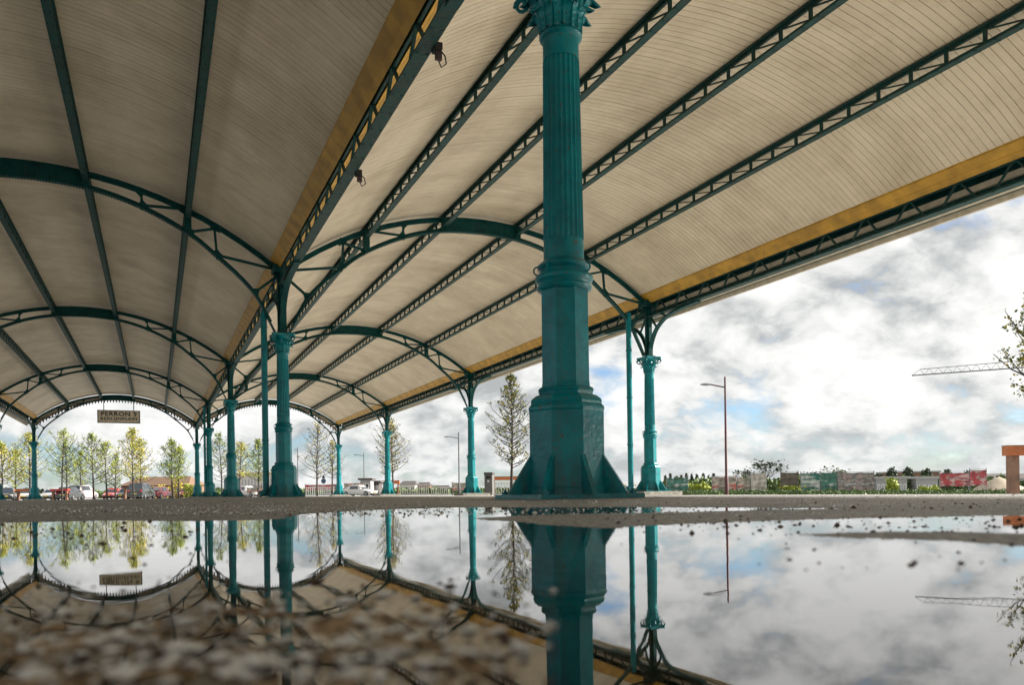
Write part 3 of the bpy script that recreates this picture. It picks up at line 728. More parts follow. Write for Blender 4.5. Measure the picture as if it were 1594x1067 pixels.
# ------------------------------------------------------------------ hanging sign
def text_mesh(txt, size, name, m, wid=None):
    cu = bpy.data.curves.new(name, 'FONT'); cu.body = txt; cu.size = size; cu.extrude = 0.006; cu.align_x = 'CENTER'; cu.align_y = 'CENTER'; cu.offset = size * 0.02; cu.space_character = 1.12
    o = bpy.data.objects.new(name, cu); COL.objects.link(o); bpy.context.view_layer.update()
    me = bpy.data.meshes.new_from_object(o.evaluated_get(bpy.context.evaluated_depsgraph_get())); bpy.data.objects.remove(o)
    me.name = name; me.materials.clear(); me.materials.append(m)
    if wid:
        xs = [v.co.x for v in me.vertices]; k = wid / (max(xs) - min(xs))
        for v in me.vertices: v.co.x *= k
    return me
sgn = thing('station_sign', 'hanging station sign reading PERRON 9 BERLIJNPLEIN under the far end of the left vault', 'sign', (CEN[0] + 0.05, YE + 0.28, 5.17))
signface = mat('sign_face', (0.8, 0.7, 0.54), 0.6, var=0.08); dk = mat('sign_dark', (0.03, 0.04, 0.035), 0.5)
MB().box(-1.27, 1.27, -0.03, 0.03, 0.0, 0.78).build('board', signface, sgn)
b = MB(); 
for z0, z1 in ((-0.05, 0.0), (0.78, 0.83)): b.box(-1.32, 1.32, -0.05, 0.05, z0, z1)
for x0, x1 in ((-1.32, -1.27), (1.27, 1.32)): b.box(x0, x1, -0.05, 0.05, 0.0, 0.78)
b.build('frame', dk, sgn)
put('lettering', text_mesh('PERRON 9', 0.40, 'lettering', dk, 2.2), sgn, (0, -0.036, 0.56), (PI / 2, 0, 0))
put('lettering', text_mesh('BERLIJNPLEIN', 0.26, 'lettering', dk, 2.25), sgn, (0, -0.036, 0.24), (PI / 2, 0, 0))
for x in (-0.92, 0.92): MB().box(x - 0.025, x + 0.025, -0.02, 0.02, 0.83, 1.5).build('hanger_rod', dk, sgn)

# ------------------------------------------------------------------ street furniture
def gp(x, z):
    p = P(x, z); p.z = gz(p.x, p.y); return p
def lamp(x, ytop, z, armpx, m_, label, yarm):
    p = gp(x, z); top = P(x, z, ytop).z - p.z; arm = armpx * z / FPX; za = P(x, z, yarm).z - p.z
    t = thing('street_lamp', label, 'street lamp', p, -TH, group='street lamps')
    MB().tube([(0, 0, -0.05), (0, 0, 0.9), (0, 0, 0.95), (0, 0, top)], [0.10, 0.10, 0.075, 0.045], 12).build('pole', m_, t, smooth=40)
    MB().tube([(0, 0, za - 0.12), (-arm * 0.5, 0, za + 0.02), (-arm * 0.62, 0, za + 0.04)], 0.035, 8).build('arm', m_, t, smooth=40)
    h = MB(); o = []
    for i in range(9):
        q = i / 8; xx = -arm * 0.52 - q * arm * 0.48; w = 0.15 * math.sin(PI * min(1, max(0.08, q * 0.92 + 0.06))) ** 0.6; hh = 0.07 * math.sin(PI * min(0.97, max(0.1, q))) ** 0.6
        for k in range(8):
            g = 2 * PI * k / 8; o.append((xx, w * math.cos(g), za + 0.05 + hh * math.sin(g)))
    fs = [tuple(range(8)), tuple(range(64, 72))]
    for i in range(8):
        for k in range(8): a = 8 * i + k; c = 8 * i + (k + 1) % 8; fs.append((a, c, c + 8, a + 8))
    h.add(o, fs).build('lamp_head', steel, t, smooth=40)
    return t
darkm = mat('dark_lamp_metal', (0.05, 0.05, 0.055), 0.45)
lamp(1131, 587, 42, 39, rust, 'rust red street lamp with a single arm standing alone right of the canopy', 600)
lamp(715, 673, 78, 23, darkm, 'dark street lamp with a single arm left of the litter bin column', 681)
lamp(567, 705, 120, 16, darkm, 'small distant street lamp beside the grey kiosk', 709)
lamp(464, 697, 105, 5, darkm, 'slender distant lamp post right of the column with the downpipe', 701)

def portal(x0, x1, ytop, thick, z, label, posts=None, bm_=None, pm=None, h=None):
    p = gp(x0, z); q = gp(x1, z); g = min(p.z, q.z); t = thing('beam_frame', label, 'beam frame', (p.x, p.y, g), -TH, group='orange topped frames')
    w = (x1 - x0) / FPX * z; top = P((x0 + x1) / 2, z, ytop).z - g; th = thick * z / FPX
    MB().box(-0.02, w + 0.02, -0.25, 0.25, top - th, top).build('top_beam', bm_ or orange, t)
    MB().box(-0.04, w + 0.04, -0.27, 0.27, top + 0.002, top + 0.03).build('capping', brownpost, t)
    pw = 15 * z / FPX if z < 50 else 0.22
    for xx in posts or (0.1, w - 0.1 - pw): MB().box(xx, xx + pw, -0.15, 0.15, -0.3, top - th - 0.002).build('post', pm or brownpost, t)
    return t
portal(1566, 1720, 694, 15, 38, 'large orange beam on a stout brown post at the right edge of the photograph')
portal(764, 812, 743, 5, 62, 'orange beam frame between the litter bin and the big column')
portal(590, 622, 749, 5, 128, 'red orange shelter frame behind the slim column with the forked tree')
portal(1, 24, 763, 3.2, 96, 'low orange barrier beam at the left edge of the car park')
portal(26, 51, 762, 3.4, 94, 'low orange barrier beam just left of the last left column')
portal(80, 107, 762, 2.6, 93, 'low red barrier beam in front of the red car', bm_=redp)
portal(192, 218, 757, 2.6, 98, 'dark red topped frame left of the dark off-road car', bm_=rust)

# litter bin
p = gp(762, 38.5)
t = thing('litter_bin', 'tall grey steel litter bin with a dark slot beside the right row column', 'litter bin', p, -TH - 0.25)
MB().box(-0.19, 0.19, -0.19, 0.19, 0.05, 0.98).build('body', mat('bin_grey', (0.13, 0.125, 0.12), 0.45), t)
MB().box(-0.21, 0.21, -0.21, 0.21, 0.985, 1.1).build('hood', mat('bin_hood', (0.06, 0.055, 0.055), 0.5), t)
MB().box(-0.12, 0.12, -0.196, -0.192, 0.80, 0.93).build('slot', rubber, t)
MB().lathe([(0.05, 0), (0.05, 0.006)], 14).build('sticker', white, t).matrix_local = Matrix.Translation((0.0, -0.192, 0.68)) @ Matrix.Rotation(PI / 2, 4, 'X')
MB().box(-0.15, 0.15, -0.15, 0.15, -0.1, 0.049).build('plinth', concrete, t)

# tower crane
cr = thing('tower_crane', 'distant tower crane whose lattice jib reaches in from the right', 'crane', (0, 0, 0))
a0 = P(1422, 220, 585); c1 = P(1594, 208, 573); dirn = (c1 - a0); dirn.z = 0; dirn.normalize(); Lj = 75
crm = mat('crane_steel', (0.10, 0.11, 0.13), 0.5)
sdv = Vector((-dirn.y, dirn.x, 0)); H = a0.z
bt = MB(); bt.bar(a0 + sdv * 0.6, a0 + dirn * Lj + sdv * 0.6, 0.16, 0.16); bt.bar(a0 - sdv * 0.6, a0 + dirn * Lj - sdv * 0.6, 0.16, 0.16); bt.build('bottom_chord', crm, cr)
tp = lambda s: a0 + dirn * s + U * (1.4 if s > 1 else 0)
tb = MB(); tb.bar(a0 + dirn * 2 + U * 1.5, a0 + dirn * Lj + U * 2.4, 0.15, 0.15); tb.bar(a0, a0 + dirn * 2 + U * 1.5, 0.1, 0.1); tb.build('top_chord', crm, cr)
lb_ = MB(); k = 0; s = 2.0
while s < Lj - 2:
    h0 = 1.5 + 0.9 * s / Lj; lb_.bar(a0 + dirn * s + U * h0, a0 + dirn * (s + 1.1) + sdv * 0.6, 0.06, 0.06); lb_.bar(a0 + dirn * (s + 1.1) + sdv * 0.6, a0 + dirn * (s + 2.2) + U * h0, 0.06, 0.06)
    lb_.bar(a0 + dirn * s + U * h0, a0 + dirn * (s + 1.1) - sdv * 0.6, 0.06, 0.06); s += 2.2
lb_.build('lattice_bracing', crm, cr)
mp = a0 + dirn * (Lj - 8)
ms = MB()
for (i, j) in ((-1, -1), (1, -1), (1, 1), (-1, 1)): ms.box(mp.x + i - .1, mp.x + i + .1, mp.y + j - .1, mp.y + j + .1, -2, H + 9)
zq = -1
while zq < H + 7:
    ms.bar((mp.x - 1, mp.y - 1, zq), (mp.x + 1, mp.y - 1, zq + 2), 0.1, 0.1); ms.bar((mp.x + 1, mp.y + 1, zq), (mp.x - 1, mp.y + 1, zq + 2), 0.1, 0.1); ms.bar((mp.x - 1, mp.y + 1, zq), (mp.x - 1, mp.y - 1, zq + 2), 0.1, 0.1); zq += 2
ms.build('mast', crm, cr)
MB().bar(a0 + dirn * 26 + U * 2.0, (mp.x, mp.y, H + 9), 0.12, 0.12).build('tie_rod', crm, cr)

# ------------------------------------------------------------------ vegetation
def leafmat(name, c1, c2):
    m = mat(name, c1, 0.6, col2=c2, scale=1.3, spec=0.3); b = m.node_tree.nodes['Principled BSDF']
    return m
lf_y = leafmat('leaf_yellow_green', (0.34, 0.37, 0.045), (0.18, 0.24, 0.035))
lf_o = leafmat('leaf_ochre', (0.44, 0.33, 0.035), (0.28, 0.25, 0.035))
lf_g = leafmat('leaf_green', (0.10, 0.15, 0.04), (0.05, 0.09, 0.03))
lf_d = leafmat('leaf_dark', (0.05, 0.07, 0.035), (0.025, 0.04, 0.02))
def leaves(mb, rnd, c, spread, size):
    v = Vector((rnd.gauss(0, 1), rnd.gauss(0, 1), rnd.gauss(0, 1))) * spread + c
    a = Vector((rnd.uniform(-1, 1), rnd.uniform(-1, 1), rnd.uniform(-1, 1))).normalized(); b = a.cross(Vector((rnd.uniform(-1, 1), rnd.uniform(-1, 1), rnd.uniform(-1, 1)))).normalized()
    s = size * rnd.uniform(0.6, 1.3)
    mb.add([v - a * s * 0.5, v + b * s * 0.32, v + a * s * 0.5, v - b * s * 0.32], [(0, 1, 2, 3)])
def tree(x, z, ytop, label, leafm=(lf_y,), wfrac=0.26, nbr=44, nlf=1500, lsize=0.16, clear=0.2, seed=1, lean=0.0, name='young_tree', forks=1, spread=0.11, trunk_r=0.07, ground=None):
    rnd = random.Random(seed); p = ground or gp(x, z); Ht = P(x, z, ytop).z - p.z
    if ground is None and x < 700: wfrac *= rnd.uniform(0.75, 1.25); lean += rnd.uniform(-0.04, 0.04); nlf = int(nlf * rnd.uniform(0.7, 1.15)); clear += rnd.uniform(-0.06, 0.06)
    t = thing(name, label, 'tree', p, rnd.uniform(0, 6), group='young trees around the canopy' if name == 'young_tree' else None)
    tk = MB(); br = MB(); cr_ = [MB() for _ in leafm]
    pts = []; n = 9
    ox, oy = rnd.uniform(-.1, .1), rnd.uniform(-.1, .1)
    for i in range(n + 1):
        q = i / n; pts.append(Vector((lean * q * q * Ht + math.sin(q * 5 + seed) * 0.05 + ox * q, oy * q + math.cos(q * 4 + seed) * 0.05, q * Ht)))
    tk.tube(pts, [trunk_r * (1 - 0.88 * i / n) for i in range(n + 1)], 7)
    wm = Ht * wfrac; tips = []
    def at(q):
        i = min(n - 1, int(q * n)); f = q * n - i; return pts[i].lerp(pts[i + 1], f)
    for k in range(nbr):
        q = clear + (1 - clear) * (k + rnd.random()) / nbr * 0.97; b0 = at(q); g = k * 2.4 + rnd.uniform(-.5, .5)
        qq = (q - clear) / (1 - clear); ln = wm * (0.35 + 0.65 * math.sin(PI * min(1, qq * 0.8 + 0.22))) * (1.05 - 0.75 * qq ** 2) * rnd.uniform(0.6, 1.15)
        rise = rnd.uniform(0.5, 1.0) * ln * (0.7 + 0.8 * qq)
        d = Vector((math.cos(g), math.sin(g), 0)); pp = [b0, b0 + d * ln * 0.45 + U * rise * 0.3, b0 + d * ln * 0.8 + U * rise * 0.7, b0 + d * ln + U * rise * 1.1]
        br.tube(pp, [0.034, 0.026, 0.018, 0.008], 4); tips.append((pp, ln))
        for _ in range(3):
            f = rnd.uniform(0.3, 0.9); s0 = pp[0].lerp(pp[3], f); e = s0 + Vector((rnd.uniform(-1, 1), rnd.uniform(-1, 1), rnd.uniform(0.1, 1))) * ln * 0.33
            br.tube([s0, s0.lerp(e, 0.5) + U * 0.04, e], [0.012, 0.009, 0.004], 3); tips.append(([s0, s0.lerp(e, .33), s0.lerp(e, .66), e], ln * .4))
    for k in range(nlf):
        pp, ln = rnd.choice(tips); f = rnd.random() ** 0.7; i = min(2, int(f * 3)); c = pp[i].lerp(pp[i + 1], f * 3 - i)
        leaves(cr_[rnd.randrange(len(cr_)) if rnd.random() < 0.35 else (k * len(cr_)) // nlf], rnd, c, spread, lsize)
    tk.build('trunk', bark, t, smooth=True); br.build('branches', bark, t)
    for c_, lm in zip(cr_, leafm): c_.build('crown', lm, t)
    return t
T = [(3, 84, 690, 'ochre leaved young tree cut by the left edge of the photograph', (lf_o, lf_y), 1400), (24, 98, 702, 'small pale tree between the left edge and the last left column', (lf_y,), 1100),
     (46, 92, 676, 'young tree directly behind the last left column', (lf_y, lf_o), 1500), (97, 86, 672, 'tall slim tree right of the last left column, left of a close pair', (lf_y,), 1300),
     (104.5, 93, 690, 'shorter dark tipped tree of the pair right of the last left column', (lf_g, lf_y), 900), (126, 104, 704, 'low green tree behind the dark hatchback', (lf_y,), 900),
     (145, 88, 675, 'tall tree behind the pale van, left of the hanging sign', (lf_y, lf_g), 1500), (166, 92, 690, 'slim tree below the left end of the hanging sign', (lf_y,), 1200),
     (180, 100, 706, 'small tree below the middle of the hanging sign', (lf_y, lf_g), 800), (207, 84, 668, 'tallest bushy tree below the right end of the hanging sign', (lf_y, lf_o), 2100),
     (219, 98, 684, 'ochre tree crowded behind the tallest bushy tree', (lf_o, lf_y), 1300), (268, 90, 686, 'green tree left of the last middle column above the dark red car', (lf_y, lf_g), 1500),
     (279, 94, 696, 'second green tree close to the last middle column', (lf_y,), 1100), (345, 96, 676, 'tree seen between the two slim middle columns and the next', (lf_y, lf_g), 1300),
     (374, 100, 690, 'yellowish tree just right of the third middle column', (lf_o, lf_y), 1100), (402, 92, 684, 'young tree above the pale pavilion left of the wide downpipe', (lf_g, lf_y), 1200),
     (494, 84, 660, 'sparse bare looking tree left of the last right column', (lf_d, lf_o), 620), (518, 96, 686, 'small yellowish tree touching the last right column', (lf_o, lf_d), 500),
     (604, 80, 652, 'open leafy tree just behind the right row column with the orange shelter', (lf_o, lf_g), 800), (611, 83, 660, 'thin second stem with dark tips beside the open leafy tree', (lf_d, lf_o), 600),
     (797, 54, 582, 'tall sparse tree rising between the litter bin and the big column', (lf_d, lf_g, lf_o), 1500)]
for i, (x, z, yt, lb, lm, nl) in enumerate(T):
    sparse = nl < 1000 and x > 450
    big_ = x == 797
    tree(x, z, yt, lb, lm, wfrac=(0.30 if nl > 1000 else 0.24) if not big_ else 0.21, nbr=46 if not big_ else 80, nlf=int(nl * (1.15 if not big_ else 1.9)), lsize=0.16 if not big_ else 0.12, clear=0.24 if not big_ else 0.22, seed=i * 7 + 3, trunk_r=0.11, spread=0.12 if not big_ else 0.06)
tree(1690, 21, 452, 'tree outside the right edge whose leafy twigs reach into the picture', (lf_o, lf_g), wfrac=0.34, nbr=70, nlf=10000, lsize=0.10, clear=0.36, seed=91, trunk_r=0.09, spread=0.08)
# big bare trees beyond the fence
def baretree(x, z, ytop, width, label, seed, lm=lf_d, nl=500):
    rnd = random.Random(seed); p = gp(x, z); Ht = P(x, z, ytop).z - p.z; t = thing('bare_tree', label, 'tree', p, 0, group='bare trees beyond the banner fence')
    br = MB(); cr_ = MB(); wd = width * z / FPX / 2
    def grow_(a, d, ln, r, lv):
        e = a + d * ln; br.tube([a, a.lerp(e, .5) + Vector((rnd.uniform(-1, 1), rnd.uniform(-1, 1), 0)) * ln * 0.06, e], [r, r * 0.8, r * 0.6], 5 if lv < 2 else 3)
        if lv == 5:
            if rnd.random() < 0.5:
                for _ in range(2): leaves(cr_, rnd, e, 0.2, 0.28)
            return
        for _ in range(3 if lv < 4 else 2):
            nd = (d + Vector((rnd.uniform(-1, 1) * 0.95 * wd / Ht * 1.5, rnd.uniform(-1, 1) * 0.8, rnd.uniform(-0.25, 0.5)))).normalized(); grow_(e, nd, ln * rnd.uniform(0.62, 0.85), r * 0.6, lv + 1)
    grow_(Vector((0, 0, 0)), Vector((0, 0, 1)), Ht * 0.27, Ht * 0.022, 0)
    zs = [v[2] for v in br.v]; k = Ht / max(zs); k2 = wd / max(abs(v[0]) for v in br.v)
    for q in (br, cr_): q.v = [(v[0] * k2, v[1] * k2, v[2] * k) for v in q.v]
    br.build('branches', bark, t); cr_.build('crown', lm, t)
baretree(1190, 105, 719, 62, 'wide bare tree above the red and white banner, right of the rust red lamp', 4)
baretree(1157, 120, 733, 30, 'small bare tree half hidden behind the rust red lamp', 5)
baretree(1290, 125, 727, 48, 'rounded brown tree above the green striped banner', 6, lf_g)
baretree(1262, 130, 736, 26, 'low bare tree left of the rounded brown tree', 9)
def roundtree(x, z, ytop, w, label, seed, lm=lf_g, n=500):
    rnd = random.Random(seed); p = gp(x, z); Ht = P(x, z, ytop).z - p.z; t = thing('round_tree', label, 'tree', p, 0, group='small round trees beyond the fence'); wd = w * z / FPX / 2
    MB().tube([(0, 0, 0), (0.05, 0, Ht * 0.7)], [0.12, 0.06], 6).build('trunk', bark, t); c = MB()
    for _ in range(n):
        while True:
            q = Vector((rnd.uniform(-1, 1), rnd.uniform(-1, 1), rnd.uniform(-1, 1)))
            if 0.25 < q.length < 1: break
        leaves(c, rnd, Vector((q.x * wd, q.y * wd, Ht * 0.66 + q.z * Ht * 0.33)), 0.08, 0.42)
    c.build('crown', lm, t)
for i, (x, yt, w) in enumerate([(1367, 738, 15), (1389, 728, 17), (1414, 727, 15), (1443, 729, 17), (1475, 731, 16), (1506, 733, 12)]):
    roundtree(x, 135, yt, w, ['small round dark tree above the left end of the windowed pavilion', 'second round tree, directly above the yellow bush', 'third round tree in the row above the grey pavilion windows', 'fourth round tree just left of the red banner', 'low round tree above the red banner left half', 'lowest round tree above the red banner right half'][i], 30 + i, lf_d)
rnd = random.Random(3)
def conifer(x, z, ytop, label, seed):
    rnd = random.Random(seed); p = gp(x, z); Ht = P(x, z, ytop).z - p.z; t = thing('conifer', label, 'tree', p, 0, group='far row of conifers')
    MB().tube([(0, 0, 0), (0, 0, Ht)], [0.16, 0.03], 5).build('trunk', bark, t); c = MB()
    for i in range(150):
        q = rnd.random(); g = rnd.uniform(0, 2 * PI); r = (1 - q) * Ht * 0.16 * rnd.uniform(0.4, 1.1) + 0.05; leaves(c, rnd, Vector((r * math.cos(g), r * math.sin(g), Ht * (0.12 + 0.9 * q))), 0.08, 0.6)
    c.build('crown', lf_d, t)
for i, (x, yt) in enumerate([(1036, 742), (1044, 739), (1052, 744), (1061, 741), (1069, 738), (1077, 740), (1085, 740), (1095, 739), (1103, 741), (1111, 738)]):
    conifer(x, 170, yt, ['first', 'second', 'third', 'fourth', 'fifth', 'sixth', 'seventh', 'eighth', 'ninth', 'tenth'][i] + ' dark conifer from the left in the far row behind the site boards', 50 + i)
# hedge belt and shrubs near the horizon
def belt(name, xs, z, ytop, m_, label, kind, seed, size=0.6, n=None, depth=3):
    rnd = random.Random(seed); b = MB(); x0, x1 = xs; n = n or int((x1 - x0) * 9)
    for _ in range(n):
        x = rnd.uniform(x0, x1); zz = z + rnd.uniform(0, depth); g = gp(x, zz); hh = (P(x, zz, ytop).z - g.z) * (0.75 + 0.5 * mnoise.noise(Vector((x * 0.06, seed, 0))))
        leaves(b, rnd, g + U * (rnd.random() ** 0.8 * hh), 0.1, size)
    return b.build(name, m_)
o = belt('distant_tree_belt', (-60, 1700), 260, 761, lf_d, '', '', 1, 1.6, 16000, 20); tag(o, 'low dark belt of distant trees and hedges along the horizon', 'trees', kind='stuff')
o = belt('grass_verge', (1062, 1700), 56, 765.5, mat('verge_grass', (0.07, 0.12, 0.025), 0.8, col2=(0.035, 0.07, 0.015), scale=0.5), '', '', 2, 0.16, 16000, 7); tag(o, 'strip of green grass and weeds along the foot of the banner fence', 'grass', kind='stuff')
o = belt('hedge_belt', (1036, 1720), 96, 741.5, lf_g, '', '', 5, 0.7, 16000, 10); tag(o, 'continuous dark green hedge and tree line behind the site fence', 'hedge', kind='stuff')
o = belt('hedge_belt', (150, 1020), 170, 760, lf_g, '', '', 6, 1.0, 7000, 12); tag(o, 'low hedge line behind the car park', 'hedge', kind='stuff')
def shrub(x, z, w, ytop, m_, label, seed, n=600, size=0.3):
    o = belt('shrub', (x - w / 2, x + w / 2), z, ytop, m_, '', '', seed, size, n, 1.5); me = o.data; g = gp(x, z); me.transform(Matrix.Translation(-g)); o.location = g
    tag(o, label, 'shrub', group='shrubs')
shrub(268, 108, 60, 748, lf_o, 'yellow green shrubs below the brown roofed building', 11)
shrub(300, 100, 26, 752, lf_y, 'yellow bush beside the pale red car and last middle column', 12)
shrub(1090, 66, 28, 752, lf_y, 'olive bush between the green site board and the red white banner', 13)
shrub(1232, 66, 34, 753, lf_y, 'yellow green bush before the brown panel', 14)
shrub(1389, 64, 12, 742, lf_y, 'tall yellow green bush in front of the grey pavilion', 15)
shrub(1445, 64, 26, 757, lf_y, 'low yellow bush left of the red banner', 16)
shrub(1000, 60, 16, 748, lf_o, 'small ochre bush behind the foot of the free drainpipe', 17, 400, 0.2)
shrub(963, 60, 18, 751, lf_o, 'small ochre bush at the right foot of the big column', 18, 400, 0.2)

# ------------------------------------------------------------------ fences, banners, buildings
def print_mat(name, base, ink, rows=6.0, cols=3.0, thr=0.5, ink2=None):
    m = bpy.data.materials.new(name); m.use_nodes = True; t = m.node_tree; b = t.nodes['Principled BSDF']; b.inputs['Roughness'].default_value = 0.55
    tc = t.nodes.new('ShaderNodeTexCoord'); mp = t.nodes.new('ShaderNodeMapping'); mp.inputs['Scale'].default_value = (cols, 1, rows); t.links.new(tc.outputs['Object'], mp.inputs[0])
    n = t.nodes.new('ShaderNodeTexNoise'); n.inputs['Scale'].default_value = 1; n.inputs['Detail'].default_value = 2; t.links.new(mp.outputs[0], n.inputs['Vector'])
    r = t.nodes.new('ShaderNodeValToRGB'); t.links.new(n.outputs['Fac'], r.inputs[0]); r.color_ramp.interpolation = 'LINEAR'
    r.color_ramp.elements[0].position = thr - 0.04; r.color_ramp.elements[0].color = (*base, 1); r.color_ramp.elements[1].position = thr + 0.04; r.color_ramp.elements[1].color = (*ink, 1)
    if ink2:
        e = r.color_ramp.elements.new(thr + 0.13); e.color = (*ink2, 1)
    dk_ = t.nodes.new('ShaderNodeMixRGB'); dk_.blend_type = 'MULTIPLY'; dk_.inputs[0].default_value = 1
    n9 = t.nodes.new('ShaderNodeTexNoise'); n9.inputs['Scale'].default_value = 2.5; n9.inputs['Detail'].default_value = 8; t.links.new(tc.outputs['Object'], n9.inputs['Vector'])
    r9 = t.nodes.new('ShaderNodeValToRGB'); t.links.new(n9.outputs['Fac'], r9.inputs[0]); r9.color_ramp.elements[0].position = 0.35; r9.color_ramp.elements[0].color = (0.35, 0.34, 0.32, 1); r9.color_ramp.elements[1].position = 0.62; r9.color_ramp.elements[1].color = (0.85, 0.85, 0.85, 1)
    t.links.new(r.outputs[0], dk_.inputs[1]); t.links.new(r9.outputs[0], dk_.inputs[2]); t.links.new(dk_.outputs[0], b.inputs['Base Color']); return m
def banner(x0, x1, ytop, ybot, z, m_, label, nseg=None, pm=None):
    p = gp(x0, z); q = gp(x1, z); g = min(p.z, q.z); t = thing('banner_fence_panel', label, 'fence panel', (p.x, p.y, g), -TH, group='site fence with banners')
    w = (x1 - x0) / FPX * z; zt = P((x0 + x1) / 2, z, ytop).z - g; zb = P((x0 + x1) / 2, z, ybot).z - g
    b = MB(); n = max(4, int(w * 3)); o = []; fs = []
    for i in range(n + 1):
        xx = w * i / n; yy = 0.03 * math.sin(i * 1.7) + 0.02 * math.sin(i * 0.6)
        sg = 0.04 * math.sin(PI * (i % 5) / 5)
        for (dy, zz) in ((0, zb + sg), (0, zt - sg), (0.015, zt - sg), (0.015, zb + sg)): o.append((xx, yy + dy - 0.05, zz))
    fs = [(0, 1, 2, 3), tuple(range(4 * n, 4 * n + 4))]
    for i in range(n):
        for k in range(4): a = 4 * i + k; c = 4 * i + (k + 1) % 4; fs.append((a, c, c + 4, a + 4))
    b.add(o, fs).build('banner', m_, t)
    for xx in (0, w): MB().tube([(xx, 0.04, -0.3), (xx, 0.04, zt + 0.12)], 0.04, 8).build('post', pm or steel, t)
    f = MB()
    for zz in (0.15, zt * 0.5, zt + 0.05): f.bar((0, 0.04, zz), (w, 0.04, zz), 0.025, 0.025)
    nn = int(w / 0.28)
    for i in range(nn): f.bar((w * (i + .5) / nn, 0.04, 0.1), (w * (i + .5) / nn, 0.04, zt + 0.05), 0.010, 0.010, up=(1, 0, 0))
    f.build('fence_mesh', steel, t)
m_red = print_mat('banner_red', (0.52, 0.07, 0.08), (0.62, 0.42, 0.4), 4.5, 1.2, 0.52)
m_redw = print_mat('banner_red_white', (0.6, 0.17, 0.13), (0.62, 0.52, 0.44), 2.2, 0.8, 0.44, (0.3, 0.28, 0.22))
m_wht = print_mat('banner_cream', (0.6, 0.56, 0.47), (0.36, 0.33, 0.28), 2.6, 0.9, 0.6)
m_grn = print_mat('banner_green_white', (0.03, 0.2, 0.16), (0.55, 0.58, 0.52), 3.2, 0.35, 0.5)
m_gry = print_mat('banner_grey', (0.42, 0.33, 0.3), (0.2, 0.2, 0.18), 3.0, 1.0, 0.5, (0.6, 0.58, 0.56))
m_teal = print_mat('board_green', (0.06, 0.2, 0.15), (0.5, 0.56, 0.5), 3.0, 0.8, 0.6)
m_brn = print_mat('panel_brown', (0.11, 0.09, 0.065), (0.17, 0.14, 0.1), 6, 0.5, 0.5)
banner(1038, 1071, 745, 768, 66, m_teal, 'green site board with white marks right of the concrete block')
banner(1109, 1146, 742, 766, 66, m_redw, 'red and cream banner crossed by the rust red lamp post')
banner(1148, 1167, 744, 766, 66, m_redw, 'narrow faded pink banner right of the rust red lamp post')
banner(1169, 1193, 737, 767, 66, m_wht, 'cream banner with faint marks below the wide bare tree')
banner(1216, 1243, 736, 757, 66, m_brn, 'brown slatted panel left of the green striped banner', pm=rust)
banner(1247, 1276, 737, 766, 66, m_grn, 'green and white striped banner, left half')
banner(1278, 1302, 736, 764, 66, m_teal, 'plain dark green banner between the striped and the grey one')
banner(1305, 1361, 736, 767, 66, m_gry, 'long grey pink banner left of the grey pavilion')
banner(1463, 1508, 737, 758, 66, m_red, 'red banner with pale lettering, left half')
banner(1510, 1536, 732, 757, 66, m_red, 'red banner, taller right half next to the sand heap')
banner(475, 523, 755, 764, 105, m_red, 'long red fence banner left of the last right column')
banner(536, 566, 753, 766, 112, m_redw, 'red and white barrier panel right of the last right column')
banner(704, 727, 752, 765, 88, m_redw, 'small red banner left of the right row column with the bin', pm=darkm)
banner(385, 425, 760, 767, 105, m_redw, 'red and white barrier in front of the pale pavilion')

def building(x0, x1, ytop, z, depth, wm, rm, label, nwin, roof_h=0.0, name='building', wh=None, overhang=0.3, door=True):
    p = gp(x0, z); q = gp(x1, z); g = min(p.z, q.z) - 0.2; t = thing(name, label, 'building', (p.x, p.y, g), -TH); w = (x1 - x0) / FPX * z; h = P((x0 + x1) / 2, z, ytop).z - g; hw = h - roof_h
    MB().box(0, w, 0, depth, 0, hw).build('wall', wm, t)
    if roof_h > 0: MB().add([(-overhang, -overhang, hw + .002), (w + overhang, -overhang, hw + .002), (w + overhang, depth + overhang, hw + .002), (-overhang, depth + overhang, hw + .002), (w * 0.1, depth / 2, h), (w * 0.9, depth / 2, h)], [(0, 1, 5, 4), (1, 2, 5), (2, 3, 4, 5), (3, 0, 4), (0, 3, 2, 1)]).build('roof', rm, t)
    else: MB().box(-overhang, w + overhang, -overhang, depth + overhang, hw + .002, hw + .28).build('roof', rm, t)
    wh = wh or hw * 0.45
    for i in range(nwin):
        xx = w * (i + 0.5) / nwin; ww = w / nwin * 0.33
        fr = MB().box(xx - ww, xx + ww, -0.06, -0.002, hw * 0.35, hw * 0.35 + wh).build('window', white, t)
        MB().box(xx - ww + 0.07, xx + ww - 0.07, -0.075, -0.062, hw * 0.35 + 0.07, hw * 0.35 + wh - 0.07).build('pane', glass, fr)
        MB().box(xx - 0.03, xx + 0.03, -0.09, -0.077, hw * 0.35 + 0.07, hw * 0.35 + wh - 0.07).build('glazing_bar', white, fr)
    return t
brick = mat('brown_brick', (0.19, 0.11, 0.07), 0.8, var=0.25, scale=3); slate = mat('dark_slate', (0.07, 0.06, 0.06), 0.7); tileb = mat('brown_roof', (0.15, 0.09, 0.055), 0.7)
render_ = mat('pale_render', (0.5, 0.48, 0.43), 0.7); greyw = mat('grey_wall', (0.3, 0.3, 0.29), 0.7)
building(188, 292, 742, 140, 9, brick, tileb, 'long low brown building behind the dark off-road car', 9, 1.6)
building(366, 424, 739, 150, 8, render_, mat('ochre_roof', (0.5, 0.36, 0.16), 0.6), 'pale flat roofed pavilion with upright bars behind the wide downpipe', 12, wh=2.1)
building(561, 577, 748, 118, 2.6, greyw, slate, 'small grey kiosk behind the distant street lamp', 1)
building(578, 590, 752, 122, 3, slate, slate, 'dark low shed between the kiosk and the orange shelter', 2)
